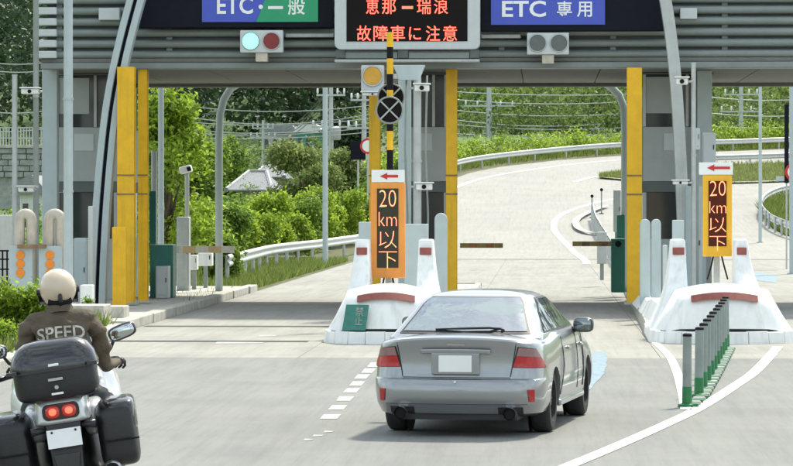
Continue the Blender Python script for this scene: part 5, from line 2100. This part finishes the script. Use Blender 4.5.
def build_car():
    t = thing('car', 'silver saloon car driving towards the toll lane', 'car')
    b = shell_mesh(ROWS, False)
    me = bpy.data.meshes.new('body')
    me.from_pydata([tuple(v) for v in b.v], [], b.f)
    bm = bmesh.new()
    bm.from_mesh(me)
    bmesh.ops.recalc_face_normals(bm, faces=bm.faces)
    bm.to_mesh(me)
    bm.free()
    cut = []
    for y in (1.02, 3.69):
        for s in (-1, 1):
            cut.append(MB().cyl((s * .60, y, .32), (s * 1.0, y, .32), .342, n=40))
    me = cut_arches(me, cut)
    body = link('body', me, M['car_paint'], t, ang=28)
    # dark liners and floor
    MB().box((-.6, .12, .17), (.6, 4.4, .30)).build('floor_pan', M['car_black'], t)
    gb = shell_mesh(GROWS, True).build('cabin', M['car_paint'], t, ang=30)
    # glass
    def ww(z):
        return row_at(GROWS, z)[1]
    patch(GROWS, True, 1.0, 1.352, lambda z: -ww(z) * .90, lambda z: ww(z) * .90, .004, 1, 10, 30).build('window_surround', M['car_black'], gb, smooth=True)
    patch(GROWS, True, 1.022, 1.338, lambda z: -ww(z) * .86, lambda z: ww(z) * .86, .009, 1, 10, 30).build('rear_window', M['car_glass'], t, smooth=True)
    for s in (1, -1):
        def sa(z):
            return ww(z) + .30

        def sb(z):
            return ww(z) + row_at(GROWS, z)[3] - row_at(GROWS, z)[2] - .22
        patch(GROWS, True, 1.0, 1.338, sa, sb, .004, s, 8, 26).build('window_surround', M['car_black'], gb, smooth=True)
        mid = lambda z: sa(z) + (sb(z) - sa(z)) * .47
        patch(GROWS, True, 1.015, 1.322, lambda z: sa(z) + .05, lambda z: mid(z) - .03, .008, s, 8, 14).build('side_window', M['car_glass'], t, smooth=True)
        patch(GROWS, True, 1.015, 1.322, lambda z: mid(z) + .03, lambda z: sb(z) - .05, .008, s, 8, 14).build('side_window', M['car_glass'], t, smooth=True)
    # boot lid seams, recess, garnish
    for s in (1, -1):
        patch(ROWS, False, .60, .955, lambda z: .535 + (z - .6) * .16, lambda z: .546 + (z - .6) * .16, .002, s, 10, 1).build('lid_seam', M['car_black'], body)
    patch(ROWS, False, .586, .594, -.54, .54, .003, 1, 1, 30).build('lid_seam', M['car_black'], body)
    patch(ROWS, False, .61, .845, lambda z: -.40 - (z - .61) * .1, lambda z: .40 + (z - .61) * .1, .002, 1, 6, 20).build('plate_recess', M['car_paint'], body, smooth=True)
    g_ = patch(ROWS, False, .835, .878, -.345, .345, .022, 1, 4, 24)
    k = len(g_.v)
    gm = g_.build('garnish', M['car_paint'], t, smooth=True)
    sm = gm.modifiers.new('s', 'SOLIDIFY')
    sm.thickness = .025
    sm.offset = -1
    pl = MB().box((-.165, -.0, .645), (.165, .055, .81)).build('licence_plate', M['plate'], t, bev=.006)
    MB().box((-.24, .012, .62), (.24, .062, .834)).build('plate_bed', M['car_paint'], t, bev=.01)
    # lamps wrap the corner
    for s in (1, -1):
        ti = lambda z: .565 + (z - .70) * .26
        te = lambda z: .99 - (z - .70) * .75
        lm = patch(ROWS, False, .695, .925, lambda z: ti(z) - .012, lambda z: te(z) + .012, .003, s, 8, 20).build('lamp_gasket', M['car_black'], t, smooth=True)
        patch(ROWS, False, .70, .825, ti, te, .012, s, 8, 20).build('tail_lamp', M['tail_red'], t, smooth=True)
        patch(ROWS, False, .827, .92, ti, te, .012, s, 6, 20).build('tail_lamp', M['tail_clear'], t, smooth=True)
        patch(ROWS, False, .355, .475, lambda z: .735 - (z - .355) * .15, lambda z: .80, .008, s, 5, 5).build('reflector', M['tail_red'], t, smooth=True)
        # exhaust
        x = s * .545
        MB().tube([(x, .5, .24), (x, -.005, .24), (x, -.03, .24)], [.058, .062, .062], 22, False).build('exhaust', M['chrome'], t, smooth=True)
        MB().disc((x, .24), .055, .0, .01, 20).build('exhaust_bore', M['black'], t)
        patch(ROWS, False, .21, .30, .42, .67, .004, s, 3, 8).build('exhaust_cutout', M['car_black'], body, smooth=True)
        # mirror
        mh = MB().sell((s * .925, 2.80, 1.02), (.11, .075, .08), .6, .6, 18, 12).build('door_mirror', M['bike_mirror'], t, smooth=True)
        MB().sell((s * .925, 2.742, 1.02), (.088, .022, .064), .5, .5, 16, 8).build('mirror_glass', M['mirror_dark'], mh, smooth=True)
        MB().tube([(s * .80, 2.85, .965), (s * .90, 2.8, .985)], [.035, .025], 8).build('mirror_stalk', M['car_black'], mh, smooth=True)
        # doors: seams and handles
        for y in (1.62, 2.72, 3.2):
            zz = [(.36, 0), (.6, .0), (.95, .0)]
            P = [Vector((s * (row_at(ROWS, z)[1] + .0125), y - (.25 if (y < 1.7 and z < .65) else 0) * (0.65 - z) / .3 * (1 if z < .65 else 0), z)) for z in (.36, .5, .65, .8, .94)]
            MB().tube(P, .005, 5).build('door_seam', M['car_black'], body)
        for y in (1.95, 2.95):
            MB().box((s * .855 - .02, y, .80), (s * .855 + .03, y + .17, .83)).build('door_handle', M['car_paint'], t, bev=.01)
        MB().box((s * .84 - .02, 1.4, .24), (s * .84 + .03, 3.3, .31)).build('sill', M['car_paint'], t, bev=.02)
        for y in (1.02, 3.69):
            wheel(t, s * .738, y, .315, .205, s)
            MB().tube([(s * .62, y, .33), (s * .621, y, .33)], [.35, .35], 28).build('arch_liner', M['black'], t)
    # wiper
    wz = MB().tube([(.36, .665, 1.052), (.25, .62, 1.062), (-.0, .60, 1.055), (-.30, .63, 1.045)], [.012, .014, .013, .008], 6)
    wz.tube([(.36, .665, 1.052), (.385, .63, 1.03)], [.014, .022], 8)
    wz.build('wiper', M['car_black'], t, smooth=True)
    MB().cyl((0, -.016, .55), (0, -.004, .55), .012, n=10).build('tow_cover', M['sign_white'], t)
    patch(ROWS, False, .326, .332, -.72, .72, .002, 1, 1, 30).build('bumper_crease_shade', M['crease_shade'], body)  # shade of the bumper crease, put in as a thin darker strip
    patch(ROWS, False, .905, .93, -.09, .09, .004, 1, 2, 6).build('boot_badge', M['chrome'], body, smooth=True)
    MB().tube([(-.3, 2.0, 1.30), (-.3, 2.0, 1.0)], [.12, .16], 10).build('headrest', M['car_black'], t, smooth=True)
    MB().tube([(.3, 2.0, 1.30), (.3, 2.0, 1.0)], [.12, .16], 10).build('headrest', M['car_black'], t, smooth=True)
    return t


car = build_car()
pr = on_plane(472, 430.5)
hd_ = R(7.8)
car.rotation_euler = (0, 0, -hd_)
back = 1.02
car.scale = (.955, .955, .955)
car.location = (pr.x - math.sin(hd_) * back, pr.y - math.cos(hd_) * back, 0.0)

# ================================================================== MOTORCYCLE AND RIDER
M['bike_white'] = mat('bike_silver_white', (.66, .69, .70), .3, .2, var=.04, coat=.6)
M['bike_black'] = mat('bike_black_plastic', (.013, .014, .016), .36, var=.2, scale=6, bump=.08, bscale=90)
M['bike_grey'] = mat('bike_charcoal', (.022, .025, .028), .22, .1, var=.15, coat=.6)
M['bike_light'] = mat('lit_brake_lamp', (1.0, .12, .06), .3, var=0, emit=1.2)
M['lamp_red'] = mat('brake_lamp_lens', (.55, .03, .02), .2, var=0, coat=.5)
M['jacket'] = mat('brown_jacket', (.105, .082, .055), .85, var=.2, scale=9, bump=.5, bscale=30)
M['jeans'] = mat('dark_trousers', (.03, .032, .04), .85, var=.2, scale=12)
M['glove'] = mat('black_glove', (.025, .025, .025), .7, var=.1)
M['letters'] = mat('cream_letters', (.52, .50, .43), .8, var=.15, scale=30)
M['helmet'] = mat('beige_helmet', (.60, .50, .37), .3, var=.05, coat=.5)
M['skin'] = mat('skin', (.45, .27, .19), .55, var=.05)


def build_bike():
    t = thing('motorcycle', 'touring motorcycle with black top case and side panniers at the picture edge', 'motorcycle')
    # wheels
    for (y, r, w_, nm) in ((.42, .315, .18, 'r'), (1.92, .305, .125, 'f')):
        n = 32
        rings = []
        for k in range(n + 1):
            a = 2 * PI * k / n
            rings.append([(w_ / 2 * math.sin(q) if abs(q) < 2 else 0, y + (r - .06 + .06 * math.cos(q)) * math.cos(a), r + (r - .06 + .06 * math.cos(q)) * math.sin(a)) for q in [R(-110 + 220 * j / 10) for j in range(11)]])
        b = MB().loft(rings, caps=False, closed=False)
        wh = b.build('wheel', M['rubber'], t, smooth=True)
        MB().tube([(-.05, y, r), (.05, y, r)], [r * .72, r * .72], 28).build('rim', M['bike_black'], wh, ang=40)
    # frame, engine and swing arm
    MB().sell((0, .95, .45), (.24, .38, .26), .6, .6).build('engine', M['bike_black'], t, smooth=True)
    MB().box((-.13, .38, .27), (-.10, .9, .36)).build('swing_arm', M['bike_black'], t, bev=.01)
    MB().box((.10, .38, .27), (.13, .9, .36)).build('swing_arm', M['bike_black'], t, bev=.01)
    MB().sell((0, 1.08, .92), (.20, .36, .15), .7, .6).build('fuel_tank', M['bike_white'], t, smooth=True)
    MB().sell((0, .52, .83), (.19, .46, .075), .6, .5).build('seat', M['bike_black'], t, smooth=True)
    # front fairing
    rings = []
    for (y, w_, z0, z1) in ((1.05, .30, .35, .95), (1.3, .40, .33, 1.05), (1.6, .40, .36, 1.14), (1.85, .28, .48, 1.12), (2.0, .12, .68, 1.0)):
        zc, rz = (z0 + z1) / 2, (z1 - z0) / 2
        rings.append([(w_ * math.copysign(abs(math.cos(a)) ** .6, math.cos(a)), y, zc + rz * math.copysign(abs(math.sin(a)) ** .7, math.sin(a))) for a in [2 * PI * k / 22 for k in range(22)]])
    MB().loft(rings).build('fairing', M['bike_white'], t, ang=50)
    ws = MB()
    for i in range(7):
        f = i / 6
        for j in range(11):
            g_ = -1 + 2 * j / 10
            ws.v.append(Vector((g_ * (.27 - .07 * f), 1.72 - .32 * f + .1 * (g_ * g_) * -1, 1.05 + .34 * f)))
    for i in range(6):
        for j in range(10):
            ws.f.append((i * 11 + j, i * 11 + j + 1, (i + 1) * 11 + j + 1, (i + 1) * 11 + j))
    w0 = ws.build('windshield', M['bike_grey'], t, smooth=True)
    sm = w0.modifiers.new('s', 'SOLIDIFY')
    sm.thickness = .006
    # handlebars, mirrors
    for s in (-1, 1):
        MB().tube([(s * .08, 1.42, 1.02), (s * .24, 1.36, 1.05), (s * .32, 1.215, 1.045)], .014, 8).build('handlebar', M['bike_black'], t, smooth=True)
        MB().tube([(s * .305, 1.235, 1.045), (s * .405, 1.12, 1.035), (s * .445, 1.075, 1.034), (s * .45, 1.07, 1.034)], [.019, .019, .022, .015], 10).build('grip', M['bike_black'], t, smooth=True)
        MB().tube([(s * .33, 1.30, 1.04), (s * .45, 1.20, 1.03)], [.009, .008], 6).build('lever', M['chrome'], t, smooth=True)
        mh = MB().sell((s * .465, 1.50, 1.225), (.105, .05, .055), .6, .7, 18, 12, Matrix.Translation((s * .465, 1.5, 1.235)) @ Matrix.Rotation(R(-14 * s), 4, 'Y') @ Matrix.Translation((-s * .465, -1.5, -1.235))).build('mirror', M['bike_black'], t, smooth=True)
        MB().sell((s * .465, 1.462, 1.225), (.09, .016, .042), .6, .7, 18, 8, Matrix.Translation((s * .465, 1.5, 1.235)) @ Matrix.Rotation(R(-14 * s), 4, 'Y') @ Matrix.Translation((-s * .465, -1.5, -1.235))).build('mirror_glass', M['mirror'], mh, smooth=True)
        MB().tube([(s * .28, 1.6, 1.06), (s * .37, 1.55, 1.12), (s * .41, 1.52, 1.19)], [.02, .014, .012], 8).build('mirror_stem', M['bike_black'], mh, smooth=True)
        # panniers
        pb = MB().sell((s * .355, .30, .60), (.135, .33, .225), .34, .38, 30, 20).build('pannier', M['bike_black'], t, smooth=True)
        MB().sell((s * .378, .31, .715), (.122, .325, .122), .4, .4, 26, 14).build('pannier_lid', M['bike_grey'], pb, smooth=True)
        MB().box((s * .375 - .12, -.05, .555), (s * .375 + .12, -.02, .567)).build('pannier_seam', M['black'], pb)
        # side cowl and passenger rail
        MB().sell((s * .20, .62, .72), (.075, .38, .13), .6, .6, 20, 12).build('side_cowl', M['bike_white'], t, smooth=True)
        # foot peg and exhaust
        MB().cyl((s * .2, .78, .34), (s * .36, .78, .34), .02, n=8).build('foot_peg', M['bike_black'], t)
        MB().tube([(s * .24, 1.0, .30), (s * .27, .6, .31), (s * .285, .1, .36), (s * .285, -.05, .37)], [.035, .06, .068, .066], 18).build('muffler', M['chrome'], t, smooth=True)
        MB().disc((s * .285, .37), .05, -.062, -.052, 18).build('muffler_bore', M['black'], t)
        # turn signal on the fairing flank
        MB().sell((s * .43, 1.35, .62), (.06, .05, .045), .7, .7, 14, 10).build('crash_bobbin', M['bike_black'], t, smooth=True)
    # tail cowl
    rings = []
    for (y, w_, z0, z1) in ((.55, .20, .76, .90), (.25, .20, .745, .92), (.02, .185, .735, .915), (-.06, .165, .745, .895), (-.085, .14, .76, .88)):
        rings.append([(-w_, y, z0), (-w_ * .6, y, z0 - .012), (w_ * .6, y, z0 - .012), (w_, y, z0), (w_ * .86, y, z1 - .02), (w_ * .6, y, z1), (-w_ * .6, y, z1), (-w_ * .86, y, z1 - .02)])
    MB().loft(rings).build('tail_cowl', M['bike_white'], t, bev=.008, smooth=True, ang=50)
    MB().prism(rrect(-.125, .762, .125, .872, .04), -.098, -.082).build('lamp_bezel', M['bike_black'], t, bev=.004)
    for s in (-1, 1):
        lp = MB().sell((s * .055, -.1, .818), (.05, .02, .046), .8, .9, 20, 10).build('brake_lamp', M['lamp_red'], t, smooth=True)
        MB().sell((s * .055, -.118, .818), (.026, .008, .024), .9, .9, 14, 8).build('bulb_glow', M['bike_light'], lp, smooth=True)
    # hugger with plate
    MB().add([(-.12, -.06, .74), (.12, -.06, .74), (.10, -.11, .40), (-.10, -.11, .40), (-.12, .10, .74), (.12, .10, .74), (.10, .02, .40), (-.10, .02, .40)],
             [(0, 3, 2, 1), (4, 5, 6, 7), (0, 1, 5, 4), (1, 2, 6, 5), (2, 3, 7, 6), (3, 0, 4, 7)]).build('mudguard', M['bike_black'], t, bev=.012)
    pl = MB().add([(-.115, -.118, .70), (.115, -.118, .70), (.115, -.146, .577), (-.115, -.146, .577), (-.115, -.112, .70), (.115, -.112, .70), (.115, -.140, .577), (-.115, -.140, .577)],
                  [(0, 3, 2, 1), (4, 5, 6, 7), (0, 1, 5, 4), (1, 2, 6, 5), (2, 3, 7, 6), (3, 0, 4, 7)]).build('licence_plate', M['plate'], t)
    for x in (-.08, .08):
        MB().cyl((x, -.127, .682), (x, -.118, .684), .008, n=8).build('plate_bolt', M['bike_black'], pl)
    MB().prism([(-.09, .53), (.09, .53), (.07, .42), (-.07, .42)], -.13, -.12).build('reflector_flap', M['bike_grey'], t, bev=.004)
    for s in (-1, 1):
        MB().tube([(s * .12, -.04, .70), (s * .22, -.06, .70)], [.018, .03], 10).build('turn_signal', M['bike_black'], t, smooth=True)
    # top case
    tc = MB().sell((0, .05, 1.05), (.285, .22, .16), .38, .42, 30, 16, cut=-1.3).build('top_case', M['bike_black'], t, smooth=True)
    rings = []
    for (z, sx, sy) in ((1.095, .298, .235), (1.13, .30, .238), (1.20, .28, .222), (1.26, .24, .19), (1.29, .19, .15), (1.302, .12, .10)):
        rings.append([(sx * math.copysign(abs(math.cos(a)) ** .45, math.cos(a)), .05 + sy * math.copysign(abs(math.sin(a)) ** .45, math.sin(a)), z) for a in [2 * PI * k / 32 for k in range(32)]])
    ld = MB().loft(rings).build('case_lid', M['bike_grey'], tc, ang=55)
    MB().box((-.05, -.218, 1.03), (.05, -.19, 1.05)).build('case_latch', M['chrome'], tc, bev=.004)
    MB().cyl((0, -.19, .985), (0, -.178, .985), .014, n=12).build('lock', M['chrome'], tc)
    MB().box((-.035, -.205, 1.128), (.035, -.19, 1.145)).build('emblem', M['sign_white'], ld, bev=.004)
    MB().box((-.04, -.19, .935), (.04, -.178, .95)).build('emblem', M['sign_white'], tc, bev=.003)
    for s in (-1, 1):
        MB().box((s * .27 - .05, -.196, 1.10), (s * .27 + .02, -.15, 1.125)).build('case_reflector', M['bike_grey'], tc, bev=.004)
    MB().box((-.16, -.02, .885), (.16, .3, .905)).build('luggage_rack', M['bike_black'], t, bev=.006)
    for s in (-1, 1):
        MB().tube([(s * .13, .0, .90), (s * .13, .05, .82)], .018, 8).build('rack_leg', M['bike_black'], t)
    return t


def build_rider():
    t = thing('person', 'motorcycle rider in brown jacket and beige helmet seen from behind', 'person')
    J = [(0, .58, .90), (0, .60, 1.06), (0, .64, 1.22), (0, .69, 1.36), (0, .715, 1.455), (0, .735, 1.53)]
    Rr = [(.165, .125), (.165, .12), (.185, .12), (.175, .10), (.075, .065), (.065, .065)]
    E = [(i, i + 1) for i in range(5)]
    for s in (-1, 1):
        k = len(J)
        J += [(s * .185, .70, 1.385), (s * .245, .71, 1.33), (s * .275, .80, 1.08), (s * .31, .97, 1.05), (s * .365, 1.125, 1.055)]
        Rr += [(.085, .085), (.078, .078), (.058, .058), (.05, .05), (.036, .036)]
        E += [(3, k), (k, k + 1), (k + 1, k + 2), (k + 2, k + 3), (k + 3, k + 4)]
        k = len(J)
        J += [(s * .13, .64, .87), (s * .25, .90, .80), (s * .29, 1.10, .74), (s * .275, .95, .52), (s * .265, .80, .36), (s * .27, .93, .32)]
        Rr += [(.105, .1), (.088, .085), (.07, .07), (.062, .062), (.05, .05), (.042, .038)]
        E += [(0, k), (k, k + 1), (k + 1, k + 2), (k + 2, k + 3), (k + 3, k + 4), (k + 4, k + 5)]
    me = bpy.data.meshes.new('body')
    me.from_pydata(J, E, [])
    o = bpy.data.objects.new('tmp', me)
    COL.objects.link(o)
    o.modifiers.new('s', 'SKIN')
    sv = me.skin_vertices[0].data
    for i, r_ in enumerate(Rr):
        sv[i].radius = r_
        sv[i].use_root = (i == 0)
    sb = o.modifiers.new('d', 'SUBSURF')
    sb.levels = 3
    bpy.context.view_layer.update()
    out = bpy.data.meshes.new_from_object(o.evaluated_get(bpy.context.evaluated_depsgraph_get()))
    bpy.data.objects.remove(o)
    out.materials.clear()
    for m_ in ('jacket', 'jeans', 'skin', 'bike_black'):
        out.materials.append(M[m_])
    rg2 = random.Random(2)
    for v in out.vertices:                              # cloth folds
        c = v.co
        if c.z > .85 and c.z < 1.42:
            f = .009 * math.sin(c.z * 46 + c.x * 11 + 2 * math.sin(c.x * 9)) + .007 * math.sin(c.x * 41 + c.z * 27) + .005 * math.sin(c.z * 90 - c.x * 30)
            v.co += v.normal * f
    for p in out.polygons:
        z, x = p.center.z, abs(p.center.x)
        p.material_index = 0 if z > .90 else (1 if z > .42 else 3)
        if z > 1.47 and x < .1:
            p.material_index = 2
    bo = link('body', out, None, t, smooth=True)
    # collar
    MB().tube([(0, .70, 1.43), (0, .715, 1.475), (0, .72, 1.50)], [.10, .095, .088], 20, False).build('collar', M['jacket'], t, smooth=True)
    # lettering pressed onto the back
    dg = bpy.context.evaluated_depsgraph_get()
    bvh = BVHTree.FromPolygons([v.co.copy() for v in out.vertices], [tuple(p.vertices) for p in out.polygons])
    vs, fs = text_mesh('SPEED', .015)
    lo, hi = vs.min(0), vs.max(0)
    me2 = bpy.data.meshes.new('lettering')
    bm = bmesh.new()
    bv = [bm.verts.new((-.165 + .33 * (u - lo[0]) / (hi[0] - lo[0]), 0, 1.262 + .088 * (v - lo[1]) / (hi[1] - lo[1]))) for u, v in vs]
    for q in fs:
        try:
            bm.faces.new([bv[i] for i in q])
        except ValueError:
            pass
    bmesh.ops.subdivide_edges(bm, edges=[e for e in bm.edges if e.calc_length() > .02], cuts=2, use_grid_fill=True)
    bmesh.ops.triangulate(bm, faces=bm.faces)
    for v in bm.verts:
        v.co.z += .012 * (1 - (v.co.x / .165) ** 2)
        h = bvh.ray_cast(Vector((v.co.x, -1, v.co.z)), Vector((0, 1, 0)))
        v.co.y = (h[0].y if h[0] else .6) - .006
    bm.to_mesh(me2)
    bm.free()
    link('lettering', me2, M['letters'], t)
    # helmet: shell, rim, visor, strap and face
    hx = Matrix.Translation((0, .745, 1.60)) @ Matrix.Rotation(R(6), 4, 'Z')
    hb = MB().sell((0, 0, .02), (.128, .155, .135), 1.0, .92, 32, 22, hx, cut=-.95).build('helmet', M['helmet'], t, smooth=True)
    sm = hb.modifiers.new('s', 'SOLIDIFY')
    sm.thickness = .012
    P = [hx @ Vector((.128 * math.cos(.95) * math.copysign(abs(math.cos(a)) ** .92, math.cos(a)), .155 * math.cos(.95) * math.copysign(abs(math.sin(a)) ** .92, math.sin(a)), .02 - .135 * math.sin(.95))) for a in [2 * PI * k / 32 for k in range(33)]]
    MB().tube(P, .011, 8, False).build('helmet_rim', M['bike_black'], hb, smooth=True)
    MB().sell((0, -.145, -.05), (.016, .016, .035), .7, .7, 12, 8, hx).build('strap_clip', M['bike_black'], hb, smooth=True)
    MB().sell((0, 0.02, -.02), (.095, .10, .13), .9, .9, 22, 16, hx).build('head', M['skin'], t, smooth=True)
    MB().tube([hx @ Vector((-.07, -.07, -.06)), hx @ Vector((0, -.095, -.085)), hx @ Vector((.07, -.07, -.06))], .035, 10).build('hair', M['black'], t, smooth=True)
    MB().sell((0, .127, -.035), (.012, .02, .022), .8, .8, 10, 8, hx).build('nose', M['skin'], t, smooth=True)
    vb = MB()
    for i in range(5):
        for j in range(17):
            a = R(-80 + 160 * j / 16)
            f = i / 4
            vb.v.append(hx @ Vector(((.148 - .01 * f) * math.sin(a), (.178 - .012 * f) * math.cos(a), .03 - .12 * f)))
    for i in range(4):
        for j in range(16):
            vb.f.append((i * 17 + j, i * 17 + j + 1, (i + 1) * 17 + j + 1, (i + 1) * 17 + j))
    v0 = vb.build('visor', M['bike_grey'], hb, smooth=True)
    sm = v0.modifiers.new('s', 'SOLIDIFY')
    sm.thickness = .004
    for s in (-1, 1):
        MB().cyl(hx @ Vector((s * .125, .03, .0)), hx @ Vector((s * .15, .03, .0)), .022, n=14).build('visor_pivot', M['bike_black'], hb, ang=40)
    # gloved hands closed on the grips
    for s in (-1, 1):
        g0, g1 = Vector((s * .305, 1.235, 1.045)), Vector((s * .405, 1.12, 1.035))
        ax = (g1 - g0).normalized()
        up = Vector((0, 0, 1))
        fw = Vector((ax.y * -1, ax.x, 0))
        if fw.y < 0:
            fw = -fw
        b = MB()
        c = (g0 + g1) / 2
        b.sell(tuple(c - fw * .03 + up * .028), (.045, .04, .02), .8, .8, 14, 10)
        for k in range(4):
            q = g0.lerp(g1, .08 + .28 * k)
            L = (.95, 1.05, 1.0, .82)[k]
            b.tube([q - fw * .03 + up * .032, q + fw * .005 * L + up * .036, q + fw * .03 * L + up * .016, q + fw * .028 * L - up * .016, q + fw * .0 - up * .03], [.0115, .0115, .0105, .0098, .0085], 8)
        q = g0.lerp(g1, .0)
        b.tube([q - fw * .04 + up * .018, q - fw * .026 - ax * .012 - up * .006, q - ax * .012 - up * .024, q + fw * .018 - up * .026], [.013, .012, .011, .009], 8)
        b.tube([Vector((s * .36, 1.11, 1.06)), c - fw * .03 + up * .026], [.036, .03], 10)
        b.build('glove', M['glove'], t, smooth=True)
    return t


bk, rd = build_bike(), build_rider()
bike_p = on_plane(79, 530)
bk.location = (bike_p.x, bike_p.y, 0)
bk.rotation_euler = (0, R(-8.5), R(7))
rd.location = (bike_p.x - .02, bike_p.y, 0)
rd.rotation_euler = (0, R(-5), R(7))
